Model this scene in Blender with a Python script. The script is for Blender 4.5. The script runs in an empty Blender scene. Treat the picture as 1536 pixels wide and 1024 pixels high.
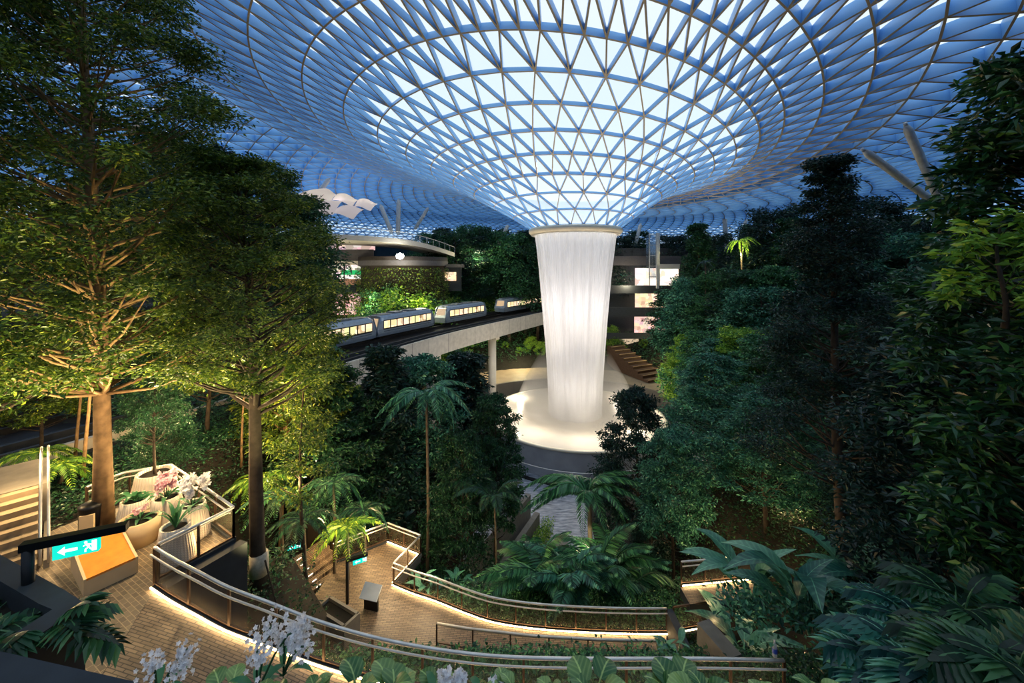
import bpy, math, random
import numpy as np
from mathutils import Vector, Matrix

random.seed(7)
RNG = np.random.default_rng(7)
C = bpy.context.scene.collection
CZ = 25.0                     # camera height above the valley plaza (m)
F = 600.0                     # focal length in px of the 1536 px wide frame
HX, HY = 768.0, 405.0         # principal column, horizon row
PI = math.pi


def P(px, py, d):             # photo direction at a given depth -> place in the valley
    return Vector(((px - HX) / F * d, d, CZ + (HY - py) / F * d))


def PZ(px, py, z):            # where a photo direction meets the level z
    return P(px, py, (CZ - z) * F / (py - HY))


def smooth(a, b, x):
    t = min(1.0, max(0.0, (x - a) / (b - a)))
    return t * t * (3 - 2 * t)


# ------------------------------------------------------------------ object helpers
def tag(o, label=None, cat=None, group=None, kind=None):
    if label: o['label'] = label
    if cat: o['category'] = cat
    if group: o['group'] = group
    if kind: o['kind'] = kind
    return o


def empty(name, loc=(0, 0, 0), rz=0.0, label=None, cat=None, group=None, kind=None, scale=None):
    o = bpy.data.objects.new(name, None)
    o.empty_display_size = 0.2
    C.objects.link(o)
    o.location = loc
    o.rotation_euler = (0, 0, rz)
    if scale is not None:
        o.scale = scale if not isinstance(scale, (int, float)) else (scale,) * 3
    return tag(o, label, cat, group, kind)


def np_mesh(name, V, faces, mats, mi=None, smooth_=False):
    """faces: list of int arrays (n,k)"""
    me = bpy.data.meshes.new(name)
    V = np.ascontiguousarray(V, dtype=np.float32)
    me.vertices.add(len(V))
    me.vertices.foreach_set('co', V.ravel())
    fl = [np.asarray(f, dtype=np.int32) for f in faces if len(f)]
    loops = np.concatenate([f.ravel() for f in fl])
    tot = np.concatenate([np.full(len(f), f.shape[1], dtype=np.int32) for f in fl])
    start = np.concatenate([[0], np.cumsum(tot)[:-1]]).astype(np.int32)
    me.loops.add(len(loops))
    me.loops.foreach_set('vertex_index', loops)
    me.polygons.add(len(tot))
    me.polygons.foreach_set('loop_start', start)
    try:
        me.polygons.foreach_set('loop_total', tot)
    except Exception:
        pass
    if mi is not None:
        me.polygons.foreach_set('material_index', np.asarray(mi, dtype=np.int32))
    me.polygons.foreach_set('use_smooth', np.full(len(tot), bool(smooth_)))
    for m in (mats if isinstance(mats, (list, tuple)) else [mats]):
        me.materials.append(m)
    me.update(calc_edges=True)
    me.validate()
    return me


def link(name, me, parent=None, loc=None):
    o = bpy.data.objects.new(name, me)
    C.objects.link(o)
    if parent is not None:
        o.parent = parent
    if loc is not None:
        o.location = loc
    return o


def dup(root, loc, rz=0.0, scale=None, label=None, group=None):
    r = root.copy(); C.objects.link(r)
    r.location = loc
    r.rotation_euler = (root.rotation_euler[0], root.rotation_euler[1], rz)
    if scale is not None: r.scale = scale if not isinstance(scale, (int, float)) else (scale,) * 3
    if label: r['label'] = label
    if group: r['group'] = group
    for ch in list(root.children):
        c = ch.copy(); C.objects.link(c); c.parent = r
        for g in list(ch.children):
            q = g.copy(); C.objects.link(q); q.parent = c
    return r


class MB:
    """collects boxes, bars, tubes, prisms into ONE mesh"""
    def __init__(s):
        s.v = []; s.f = []; s.m = []

    def add(s, vs, fs, m=0):
        b = len(s.v)
        s.v += [tuple(v) for v in vs]
        for f in fs:
            s.f.append([b + i for i in f]); s.m.append(m)
        return s

    def box(s, c, size, rz=0.0, m=0, taper=1.0):
        x, y, z = [q / 2 for q in size]
        R = Matrix.Rotation(rz, 3, 'Z')
        vs = []
        for dz in (-z, z):
            k = taper if dz > 0 else 1.0
            for dx, dy in ((-x, -y), (x, -y), (x, y), (-x, y)):
                vs.append(Vector(c) + R @ Vector((dx * k, dy * k, dz)))
        return s.add(vs, [(3, 2, 1, 0), (4, 5, 6, 7), (0, 1, 5, 4), (1, 2, 6, 5), (2, 3, 7, 6), (3, 0, 4, 7)], m)

    def bar(s, p, q, w, h, up=(0, 0, 1), m=0):
        p, q = Vector(p), Vector(q)
        d = (q - p).normalized()
        sd = d.cross(Vector(up))
        if sd.length < 1e-4: sd = d.cross(Vector((1, 0, 0)))
        sd.normalize(); u = sd.cross(d).normalized()
        vs = []
        for b in (p, q):
            for a, c in ((-1, -1), (1, -1), (1, 1), (-1, 1)):
                vs.append(b + sd * (a * w / 2) + u * (c * h / 2))
        return s.add(vs, [(3, 2, 1, 0), (4, 5, 6, 7), (0, 1, 5, 4), (1, 2, 6, 5), (2, 3, 7, 6), (3, 0, 4, 7)], m)

    def tube(s, pts, r, seg=8, m=0, cap=True):
        pts = [Vector(p) for p in pts]
        n = len(pts)
        rs = r if isinstance(r, (list, tuple)) else [r] * n
        vs = []
        ref = Vector((0.13, 0.97, 0.2))
        for i, p in enumerate(pts):
            d = (pts[min(n - 1, i + 1)] - pts[max(0, i - 1)]).normalized()
            a = d.cross(ref)
            if a.length < 1e-3: a = d.cross(Vector((1, 0, 0)))
            a.normalize(); b = d.cross(a)
            for k in range(seg):
                t = 2 * PI * k / seg
                vs.append(p + (a * math.cos(t) + b * math.sin(t)) * rs[i])
        fs = []
        for i in range(n - 1):
            for k in range(seg):
                k2 = (k + 1) % seg
                fs.append((i * seg + k, (i + 1) * seg + k, (i + 1) * seg + k2, i * seg + k2))
        if cap:
            fs.append(tuple(range(seg)))
            fs.append(tuple((n - 1) * seg + seg - 1 - k for k in range(seg)))
        return s.add(vs, fs, m)

    def lathe(s, prof, c=(0, 0, 0), seg=32, m=0, a0=0.0, a1=2 * PI, sx=1.0, sy=1.0):
        full = abs(a1 - a0 - 2 * PI) < 1e-6
        cols = seg if full else seg + 1
        vs = []
        for r, z in prof:
            for k in range(cols):
                t = a0 + (a1 - a0) * k / seg
                vs.append((c[0] + r * math.cos(t) * sx, c[1] + r * math.sin(t) * sy, c[2] + z))
        fs = []
        for i in range(len(prof) - 1):
            for k in range(seg):
                k2 = (k + 1) % cols
                fs.append((i * cols + k, i * cols + k2, (i + 1) * cols + k2, (i + 1) * cols + k))
        return s.add(vs, fs, m)

    def prism(s, poly, z0, z1, m=0, mtop=None):
        """poly: list of (x,y) or (x,y,ztop); sides go down to z0"""
        n = len(poly)
        top = [(p[0], p[1], p[2] if len(p) > 2 else z1) for p in poly]
        bot = [(p[0], p[1], (p[2] - (z1 - z0)) if len(p) > 2 else z0) for p in poly]
        s.add(bot + top, [(i, (i + 1) % n, n + (i + 1) % n, n + i) for i in range(n)] + [tuple(range(n - 1, -1, -1))], m)
        s.add(top, [tuple(range(n))], m if mtop is None else mtop)
        return s

    def build(s, name, mats, parent=None, smooth_=False, loc=None):
        me = bpy.data.meshes.new(name)
        me.from_pydata(s.v, [], s.f)
        for m in (mats if isinstance(mats, (list, tuple)) else [mats]):
            me.materials.append(m)
        me.polygons.foreach_set('material_index', s.m)
        if smooth_:
            me.polygons.foreach_set('use_smooth', [True] * len(s.f))
        me.update()
        return link(name, me, parent, loc)


# ------------------------------------------------------------------ materials
def new_mat(name):
    m = bpy.data.materials.new(name); m.use_nodes = True
    nt = m.node_tree; nt.nodes.clear()
    out = nt.nodes.new('ShaderNodeOutputMaterial')
    return m, nt, out


def N(nt, t, **kw):
    n = nt.nodes.new(t)
    for k, v in kw.items():
        if k in n.inputs.keys() if hasattr(n.inputs, 'keys') else False:
            n.inputs[k].default_value = v
        else:
            setattr(n, k, v)
    return n


def rgba(c): return (c[0], c[1], c[2], 1.0)


def srgb(r, g, b):
    f = lambda v: (v / 255 / 12.92) if v / 255 <= 0.04045 else ((v / 255 + 0.055) / 1.055) ** 2.4
    return (f(r), f(g), f(b))


def plain(name, col, rough=0.6, metal=0.0, noise=0.12, scale=3.0, spec=0.4, emit=0.0, ecol=None):
    m, nt, out = new_mat(name)
    b = nt.nodes.new('ShaderNodeBsdfPrincipled')
    b.inputs['Roughness'].default_value = rough
    b.inputs['Metallic'].default_value = metal
    b.inputs['Specular IOR Level'].default_value = spec
    tc = nt.nodes.new('ShaderNodeTexCoord')
    nz = nt.nodes.new('ShaderNodeTexNoise'); nz.inputs['Scale'].default_value = scale; nz.inputs['Detail'].default_value = 5
    nt.links.new(tc.outputs['Object'], nz.inputs['Vector'])
    r = nt.nodes.new('ShaderNodeValToRGB')
    r.color_ramp.elements[0].color = rgba([c * (1 - noise) for c in col]); r.color_ramp.elements[0].position = 0.3
    r.color_ramp.elements[1].color = rgba([min(1, c * (1 + noise)) for c in col]); r.color_ramp.elements[1].position = 0.7
    nt.links.new(nz.outputs['Fac'], r.inputs['Fac'])
    nt.links.new(r.outputs['Color'], b.inputs['Base Color'])
    if emit:
        b.inputs['Emission Color'].default_value = rgba(ecol or col)
        b.inputs['Emission Strength'].default_value = emit
    nt.links.new(b.outputs[0], out.inputs[0])
    return m


def emissive(name, col, strength):
    m, nt, out = new_mat(name)
    e = nt.nodes.new('ShaderNodeEmission')
    e.inputs[0].default_value = rgba(col); e.inputs[1].default_value = strength
    nt.links.new(e.outputs[0], out.inputs[0])
    return m


def leaf_mat(name, c0, c1, c2=None, rough=0.42, trans=0.25, spec=0.5):
    m, nt, out = new_mat(name)
    g = nt.nodes.new('ShaderNodeNewGeometry')
    r = nt.nodes.new('ShaderNodeValToRGB')
    r.color_ramp.elements[0].color = rgba(c0); r.color_ramp.elements[0].position = 0.0
    r.color_ramp.elements[1].color = rgba(c1); r.color_ramp.elements[1].position = 0.8
    if c2:
        e = r.color_ramp.elements.new(1.0); e.color = rgba(c2)
    nt.links.new(g.outputs['Random Per Island'], r.inputs['Fac'])
    b = nt.nodes.new('ShaderNodeBsdfPrincipled')
    b.inputs['Roughness'].default_value = rough
    b.inputs['Specular IOR Level'].default_value = spec
    nt.links.new(r.outputs['Color'], b.inputs['Base Color'])
    t = nt.nodes.new('ShaderNodeBsdfTranslucent')
    nt.links.new(r.outputs['Color'], t.inputs['Color'])
    mx = nt.nodes.new('ShaderNodeMixShader'); mx.inputs[0].default_value = trans
    nt.links.new(b.outputs[0], mx.inputs[1]); nt.links.new(t.outputs[0], mx.inputs[2])
    nt.links.new(mx.outputs[0], out.inputs[0])
    return m


def brick_mat(name, c1, c2, mortar, sx, sy, rough=0.7, rot=0.0, msize=0.03):
    m, nt, out = new_mat(name)
    tc = nt.nodes.new('ShaderNodeTexCoord')
    mp = nt.nodes.new('ShaderNodeMapping'); mp.inputs['Rotation'].default_value = (0, 0, rot)
    br = nt.nodes.new('ShaderNodeTexBrick')
    br.inputs['Color1'].default_value = rgba(c1); br.inputs['Color2'].default_value = rgba(c2)
    br.inputs['Mortar'].default_value = rgba(mortar)
    br.inputs['Scale'].default_value = 1.0
    br.inputs['Brick Width'].default_value = sx; br.inputs['Row Height'].default_value = sy
    br.inputs['Mortar Size'].default_value = msize
    nz = nt.nodes.new('ShaderNodeTexNoise'); nz.inputs['Scale'].default_value = 1.7; nz.inputs['Detail'].default_value = 6
    mx = nt.nodes.new('ShaderNodeMixRGB'); mx.blend_type = 'MULTIPLY'; mx.inputs[0].default_value = 0.5
    b = nt.nodes.new('ShaderNodeBsdfPrincipled'); b.inputs['Roughness'].default_value = rough
    nt.links.new(tc.outputs['Object'], mp.inputs[0]); nt.links.new(mp.outputs[0], br.inputs['Vector'])
    nt.links.new(tc.outputs['Object'], nz.inputs['Vector'])
    nt.links.new(br.outputs['Color'], mx.inputs[1]); nt.links.new(nz.outputs['Fac'], mx.inputs[2])
    nt.links.new(mx.outputs[0], b.inputs['Base Color'])
    bp = nt.nodes.new('ShaderNodeBump'); bp.inputs['Strength'].default_value = 0.4; bp.inputs['Distance'].default_value = 0.02
    nt.links.new(br.outputs['Fac'], bp.inputs['Height']); bp.invert = True
    nt.links.new(bp.outputs[0], b.inputs['Normal'])
    nt.links.new(b.outputs[0], out.inputs[0])
    return m


def see_through(name, col, alpha, rough=0.3, wave=None, trans=0.0, gloss=0.0):
    """thin pane or wire mesh: transparent mixed with a coloured surface"""
    m, nt, out = new_mat(name)
    t = nt.nodes.new('ShaderNodeBsdfTransparent')
    if gloss:
        s = nt.nodes.new('ShaderNodeBsdfGlossy'); s.inputs['Color'].default_value = rgba(col); s.inputs['Roughness'].default_value = rough
    elif trans:
        s = nt.nodes.new('ShaderNodeMixShader'); s.inputs[0].default_value = trans
        d = nt.nodes.new('ShaderNodeBsdfDiffuse'); d.inputs[0].default_value = rgba(col)
        tr = nt.nodes.new('ShaderNodeBsdfTranslucent'); tr.inputs[0].default_value = rgba(col)
        nt.links.new(d.outputs[0], s.inputs[1]); nt.links.new(tr.outputs[0], s.inputs[2])
    else:
        s = nt.nodes.new('ShaderNodeBsdfPrincipled'); s.inputs['Base Color'].default_value = rgba(col); s.inputs['Roughness'].default_value = rough
    mx = nt.nodes.new('ShaderNodeMixShader'); mx.inputs[0].default_value = alpha
    if wave:
        tc = nt.nodes.new('ShaderNodeTexCoord')
        mt = None
        for rot in (0.8, -0.8):
            mp = nt.nodes.new('ShaderNodeMapping'); mp.inputs['Rotation'].default_value = (0.3, rot, 0.0)
            w = nt.nodes.new('ShaderNodeTexWave'); w.wave_type = 'BANDS'; w.bands_direction = 'X'; w.inputs['Scale'].default_value = wave
            nt.links.new(tc.outputs['Object'], mp.inputs[0]); nt.links.new(mp.outputs[0], w.inputs['Vector'])
            if mt is None: mt = w
            else:
                mm = nt.nodes.new('ShaderNodeMath'); mm.operation = 'MAXIMUM'
                nt.links.new(mt.outputs['Fac'], mm.inputs[0]); nt.links.new(w.outputs['Fac'], mm.inputs[1])
        r = nt.nodes.new('ShaderNodeValToRGB')
        r.color_ramp.elements[0].position = 0.80; r.color_ramp.elements[1].position = 0.9
        r.color_ramp.elements[0].color = (0.06, 0.06, 0.06, 1); r.color_ramp.elements[1].color = (alpha * 2, alpha * 2, alpha * 2, 1)
        nt.links.new(mm.outputs[0], r.inputs['Fac']); nt.links.new(r.outputs['Color'], mx.inputs[0])
    nt.links.new(t.outputs[0], mx.inputs[1]); nt.links.new(s.outputs[0], mx.inputs[2])
    nt.links.new(mx.outputs[0], out.inputs[0])
    return m


M = {}
M['blade'] = plain('beam_side_sky_tint', srgb(136, 192, 242), 0.35, 0.0, 0.06, 0.4)  # white beams; the blue sky light on their sides is put into this colour
M['edge'] = plain('beam_edge_warm_tint', srgb(176, 166, 150), 0.5, 0.0, 0.08, 0.5)  # undersides of the same white beams, tinted tan for warm light from below
M['white_metal'] = plain('white_painted_steel', srgb(214, 212, 206), 0.4, 0.1)
M['steel'] = plain('brushed_steel', srgb(206, 206, 204), 0.3, 0.45)
M['bronze'] = plain('bronze_post_paint', srgb(92, 72, 56), 0.45, 0.5)
M['dark_metal'] = plain('dark_metal', srgb(26, 28, 32), 0.4, 0.4)
M['concrete_dark'] = plain('dark_concrete', srgb(44, 50, 56), 0.75, 0, 0.2)
M['concrete'] = plain('grey_concrete', srgb(120, 116, 108), 0.8, 0, 0.15)
M['white_wall'] = plain('white_plaster', srgb(222, 216, 204), 0.7, 0, 0.06, 0.6)
M['soil'] = plain('dark_soil', srgb(26, 24, 18), 0.95, 0, 0.4, 2.0)
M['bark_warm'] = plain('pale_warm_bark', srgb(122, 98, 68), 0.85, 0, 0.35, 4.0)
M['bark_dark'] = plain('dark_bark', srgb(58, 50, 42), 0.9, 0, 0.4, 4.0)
M['bark_grey'] = plain('grey_bark', srgb(92, 82, 68), 0.9, 0, 0.35, 4.0)
M['wrap'] = plain('burlap_wrap', srgb(186, 178, 162), 0.9, 0, 0.2, 9.0)
M['wood_orange'] = plain('orange_timber', srgb(222, 140, 52), 0.4, 0, 0.18, 3.0)
M['cream'] = plain('cream_panel', srgb(214, 190, 150), 0.6, 0, 0.06)
M['pot'] = None
M['lf_olive'] = leaf_mat('leaf_olive', srgb(27, 59, 29), srgb(99, 129, 43), srgb(170, 180, 64))
M['lf_deep'] = leaf_mat('leaf_deep_green', srgb(13, 43, 32), srgb(45, 97, 64), srgb(81, 129, 78))
M['lf_teal'] = leaf_mat('leaf_teal', srgb(18, 58, 52), srgb(74, 146, 116), srgb(140, 204, 156))
M['lf_teal_dark'] = leaf_mat('leaf_teal_dark', srgb(16, 62, 66), srgb(58, 132, 118), srgb(120, 190, 156))
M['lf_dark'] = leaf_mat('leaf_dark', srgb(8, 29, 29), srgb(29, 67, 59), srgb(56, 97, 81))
M['lf_fresh_lit'] = leaf_mat('leaf_fresh_lit', srgb(59, 113, 40), srgb(140, 186, 62), srgb(213, 232, 94))  # bright leaf green; on lamplit plants the yellow light is part of this colour
M['lf_mid'] = leaf_mat('leaf_mid_green', srgb(21, 64, 45), srgb(75, 140, 89), srgb(129, 189, 113))
M['lf_gloss'] = leaf_mat('leaf_glossy', srgb(13, 45, 32), srgb(48, 99, 54), srgb(99, 151, 70), 0.3, 0.15, 0.6)


def vein_mat(name, c0, c1, k=26.0, rough=.38):
    """broad leaf: pale midrib, faint side veins, blotchy green; uses the leaf's own x (length) and y (width)"""
    m, nt, out = new_mat(name)
    tc = nt.nodes.new('ShaderNodeTexCoord'); sp = nt.nodes.new('ShaderNodeSeparateXYZ'); nt.links.new(tc.outputs['Object'], sp.inputs[0])
    def mth(op, a, b=None):
        n = nt.nodes.new('ShaderNodeMath'); n.operation = op
        for i, v in enumerate((a, b)):
            if v is None: continue
            if isinstance(v, (int, float)): n.inputs[i].default_value = v
            else: nt.links.new(v, n.inputs[i])
        return n.outputs[0]
    ay = mth('ABSOLUTE', sp.outputs['Y'])
    ph = mth('MULTIPLY', mth('SUBTRACT', sp.outputs['X'], ay), k)
    vein = mth('MULTIPLY', mth('POWER', mth('ABSOLUTE', mth('SINE', ph)), 6.0), 0.15)
    rib = mth('LESS_THAN', ay, 0.006)
    nz = nt.nodes.new('ShaderNodeTexNoise'); nz.inputs['Scale'].default_value = 9.0; nz.inputs['Detail'].default_value = 4
    nt.links.new(tc.outputs['Object'], nz.inputs['Vector'])
    oi = nt.nodes.new('ShaderNodeObjectInfo')
    f = mth('ADD', mth('ADD', vein, mth('MULTIPLY', rib, .5)), mth('ADD', mth('MULTIPLY', nz.outputs['Fac'], .45), mth('MULTIPLY', oi.outputs['Random'], .4)))
    r = nt.nodes.new('ShaderNodeValToRGB'); r.color_ramp.elements[0].color = rgba(c0); r.color_ramp.elements[0].position = .25
    r.color_ramp.elements[1].color = rgba(c1); r.color_ramp.elements[1].position = 1.0
    nt.links.new(f, r.inputs[0])
    b = nt.nodes.new('ShaderNodeBsdfPrincipled'); b.inputs['Roughness'].default_value = rough; nt.links.new(r.outputs[0], b.inputs['Base Color'])
    t = nt.nodes.new('ShaderNodeBsdfTranslucent'); nt.links.new(r.outputs[0], t.inputs[0])
    mx = nt.nodes.new('ShaderNodeMixShader'); mx.inputs[0].default_value = .2
    nt.links.new(b.outputs[0], mx.inputs[1]); nt.links.new(t.outputs[0], mx.inputs[2]); nt.links.new(mx.outputs[0], out.inputs[0])
    return m


M['vein_teal'] = vein_mat('broad_leaf_teal', srgb(26, 84, 74), srgb(120, 190, 150), 30)
M['vein_fresh'] = vein_mat('broad_leaf_fresh', srgb(34, 92, 44), srgb(176, 206, 122), 70)
M['petal'] = leaf_mat('white_petal', srgb(206, 206, 212), srgb(250, 250, 252), None, 0.6, 0.3)
M['petal_pink'] = leaf_mat('pink_petal', srgb(216, 150, 168), srgb(250, 228, 232), None, 0.6, 0.3)
M['sign_green'] = emissive('sign_teal_light', srgb(20, 196, 176), 1.3)
M['sign_white'] = emissive('sign_white_light', (1, 1, 1), 1.6)
M['led'] = emissive('warm_led', (1.0, 0.66, 0.30), 34.0)
M['led_white'] = emissive('white_led', (1.0, 0.86, 0.66), 2.0)
M['pave'] = brick_mat('brick_paving', srgb(128, 114, 94), srgb(98, 86, 72), srgb(164, 146, 116), 0.24, 0.12, 0.6, 0.5, 0.009)
M['pave_ramp'] = brick_mat('timber_look_paving', srgb(146, 124, 100), srgb(112, 94, 76), srgb(48, 40, 34), 0.30, 0.085, 0.55, 0.06, 0.012)
M['slate'] = None
M['mesh_wire'] = see_through('woven_wire', srgb(112, 100, 82), 0.17, 0.5, wave=9.0)
M['glass'] = see_through('clear_glass', (0.8, 0.9, 0.95), 0.14, 0.05, gloss=1)


def slate_mat():
    m, nt, out = new_mat('riven_slate')
    tc = nt.nodes.new('ShaderNodeTexCoord')
    mp = nt.nodes.new('ShaderNodeMapping'); mp.inputs['Scale'].default_value = (0.7, 2.6, 1)
    mp.inputs['Rotation'].default_value = (0, 0, 0.12)
    nz = nt.nodes.new('ShaderNodeTexNoise'); nz.inputs['Scale'].default_value = 1.5; nz.inputs['Detail'].default_value = 8
    vo = nt.nodes.new('ShaderNodeTexVoronoi'); vo.inputs['Scale'].default_value = 1.1; vo.feature = 'DISTANCE_TO_EDGE'
    r = nt.nodes.new('ShaderNodeValToRGB')
    r.color_ramp.elements[0].color = rgba(srgb(84, 94, 110)); r.color_ramp.elements[0].position = 0.32
    r.color_ramp.elements[1].color = rgba(srgb(186, 192, 204)); r.color_ramp.elements[1].position = 0.72
    nt.links.new(tc.outputs['Object'], mp.inputs[0]); nt.links.new(mp.outputs[0], nz.inputs[0]); nt.links.new(mp.outputs[0], vo.inputs['Vector'])
    nt.links.new(nz.outputs['Fac'], r.inputs[0])
    b = nt.nodes.new('ShaderNodeBsdfPrincipled'); b.inputs['Roughness'].default_value = 0.45
    nt.links.new(r.outputs[0], b.inputs['Base Color'])
    bp = nt.nodes.new('ShaderNodeBump'); bp.inputs['Strength'].default_value = 0.6; bp.inputs['Distance'].default_value = 0.15
    nt.links.new(nz.outputs['Fac'], bp.inputs['Height']); nt.links.new(bp.outputs[0], b.inputs['Normal'])
    nt.links.new(b.outputs[0], out.inputs[0])
    return m


M['slate'] = slate_mat()


def roof_glass(name, k):
    m, nt, out = new_mat(name)
    t = nt.nodes.new('ShaderNodeBsdfTransparent'); t.inputs[0].default_value = (0.95, 0.98, 1.0, 1)
    tr = nt.nodes.new('ShaderNodeBsdfTranslucent'); tr.inputs[0].default_value = (0.85, 0.93, 1.0, 1)
    mx = nt.nodes.new('ShaderNodeMixShader'); mx.inputs[0].default_value = k
    nt.links.new(t.outputs[0], mx.inputs[1]); nt.links.new(tr.outputs[0], mx.inputs[2])
    nt.links.new(mx.outputs[0], out.inputs[0])
    return m


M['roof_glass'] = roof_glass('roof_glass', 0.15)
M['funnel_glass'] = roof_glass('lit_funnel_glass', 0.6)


def water_mat(name, amin, amax, sc):
    """falling water: white streaks round the tube, thinner at the top"""
    m, nt, out = new_mat(name)
    uv = nt.nodes.new('ShaderNodeUVMap')
    mp = nt.nodes.new('ShaderNodeMapping'); mp.inputs['Scale'].default_value = (sc, 1.2, 1)
    nz = nt.nodes.new('ShaderNodeTexNoise'); nz.inputs['Scale'].default_value = 1.0; nz.inputs['Detail'].default_value = 5; nz.inputs['Roughness'].default_value = 0.65
    nt.links.new(uv.outputs[0], mp.inputs[0]); nt.links.new(mp.outputs[0], nz.inputs[0])
    r = nt.nodes.new('ShaderNodeValToRGB'); r.color_ramp.elements[0].position = 0.36; r.color_ramp.elements[1].position = 0.62
    nt.links.new(nz.outputs['Fac'], r.inputs[0])
    sp = nt.nodes.new('ShaderNodeSeparateXYZ'); nt.links.new(uv.outputs[0], sp.inputs[0])
    mr = nt.nodes.new('ShaderNodeMapRange')          # v: 0 bottom, 1 top
    mr.inputs['From Min'].default_value = 0; mr.inputs['From Max'].default_value = 1
    mr.inputs['To Min'].default_value = 0.75; mr.inputs['To Max'].default_value = 0.0
    nt.links.new(sp.outputs['Y'], mr.inputs[0])
    ad = nt.nodes.new('ShaderNodeMath'); ad.operation = 'MAXIMUM'
    nt.links.new(r.outputs[0], ad.inputs[0]); nt.links.new(mr.outputs[0], ad.inputs[1])
    m2 = nt.nodes.new('ShaderNodeMapRange'); m2.inputs['To Min'].default_value = amin; m2.inputs['To Max'].default_value = amax
    nt.links.new(ad.outputs[0], m2.inputs[0])
    d = nt.nodes.new('ShaderNodeBsdfDiffuse'); d.inputs[0].default_value = (0.9, 0.89, 0.9, 1)
    tl = nt.nodes.new('ShaderNodeBsdfTranslucent'); tl.inputs[0].default_value = (0.9, 0.89, 0.9, 1)
    s = nt.nodes.new('ShaderNodeMixShader'); s.inputs[0].default_value = 0.5
    nt.links.new(d.outputs[0], s.inputs[1]); nt.links.new(tl.outputs[0], s.inputs[2])
    t = nt.nodes.new('ShaderNodeBsdfTransparent')
    mx = nt.nodes.new('ShaderNodeMixShader')
    nt.links.new(m2.outputs[0], mx.inputs[0]); nt.links.new(t.outputs[0], mx.inputs[1]); nt.links.new(s.outputs[0], mx.inputs[2])
    nt.links.new(mx.outputs[0], out.inputs[0])
    return m


M['water'] = water_mat('falling_water', 0.35, 0.95, 60)
M['water_in'] = water_mat('falling_water_inner', 0.3, 0.9, 34)
M['pool_water'] = plain('milky_pool_water', srgb(232, 222, 206), 0.25, 0, 0.05, 0.4)


def pot_mat():
    m, nt, out = new_mat('ribbed_white_pot')
    b = nt.nodes.new('ShaderNodeBsdfPrincipled'); b.inputs['Roughness'].default_value = 0.6
    b.inputs['Base Color'].default_value = rgba(srgb(226, 214, 196))
    tc = nt.nodes.new('ShaderNodeTexCoord')
    sp = nt.nodes.new('ShaderNodeSeparateXYZ'); nt.links.new(tc.outputs['Object'], sp.inputs[0])
    at = nt.nodes.new('ShaderNodeMath'); at.operation = 'ARCTAN2'
    nt.links.new(sp.outputs['X'], at.inputs[0]); nt.links.new(sp.outputs['Y'], at.inputs[1])
    mu = nt.nodes.new('ShaderNodeMath'); mu.operation = 'MULTIPLY'; mu.inputs[1].default_value = 36
    si = nt.nodes.new('ShaderNodeMath'); si.operation = 'SINE'
    nt.links.new(at.outputs[0], mu.inputs[0]); nt.links.new(mu.outputs[0], si.inputs[0])
    bp = nt.nodes.new('ShaderNodeBump'); bp.inputs['Strength'].default_value = 0.5; bp.inputs['Distance'].default_value = 0.02
    nt.links.new(si.outputs[0], bp.inputs['Height']); nt.links.new(bp.outputs[0], b.inputs['Normal'])
    nt.links.new(b.outputs[0], out.inputs[0])
    return m


M['pot'] = pot_mat()


def shop_mat(name, base, strength, sx=1.2, sy=0.8):
    """a lit shop interior: coloured goods on bright walls"""
    m, nt, out = new_mat(name)
    tc = nt.nodes.new('ShaderNodeTexCoord')
    vo = nt.nodes.new('ShaderNodeTexVoronoi'); vo.distance = 'CHEBYCHEV'; vo.inputs['Scale'].default_value = sx
    nt.links.new(tc.outputs['Object'], vo.inputs['Vector'])
    mx = nt.nodes.new('ShaderNodeMixRGB'); mx.blend_type = 'MULTIPLY'; mx.inputs[0].default_value = 0.75
    mx.inputs[1].default_value = rgba(base)
    hs = nt.nodes.new('ShaderNodeHueSaturation'); hs.inputs['Saturation'].default_value = 0.35
    nt.links.new(vo.outputs['Color'], hs.inputs['Color']); nt.links.new(hs.outputs[0], mx.inputs[2])
    e = nt.nodes.new('ShaderNodeEmission'); e.inputs[1].default_value = strength
    nt.links.new(mx.outputs[0], e.inputs[0]); nt.links.new(e.outputs[0], out.inputs[0])
    return m


M['shop_warm'] = shop_mat('shop_interior_warm', (1.0, 0.72, 0.45), 1.3)
M['shop_white'] = shop_mat('shop_interior_white', (1.0, 0.86, 0.72), 1.5, 0.7)
M['shop_pink'] = shop_mat('shop_interior_pink', (1.0, 0.62, 0.52), 1.1)
M['train_light'] = shop_mat('train_interior_light', (1.0, 0.74, 0.42), 1.5, 1.1)

# ------------------------------------------------------------------ camera and sky
cam = bpy.data.cameras.new('camera')
cam.sensor_width = 36.0
cam.lens = 36.0 * F / 1536
cam.shift_x = 0.0
cam.shift_y = (HY - 512.0) / 1536
cam.clip_end = 600
co = bpy.data.objects.new('camera', cam); C.objects.link(co)
co.location = (0, 0, CZ); co.rotation_euler = (PI / 2, 0, 0)
bpy.context.scene.camera = co

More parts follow.
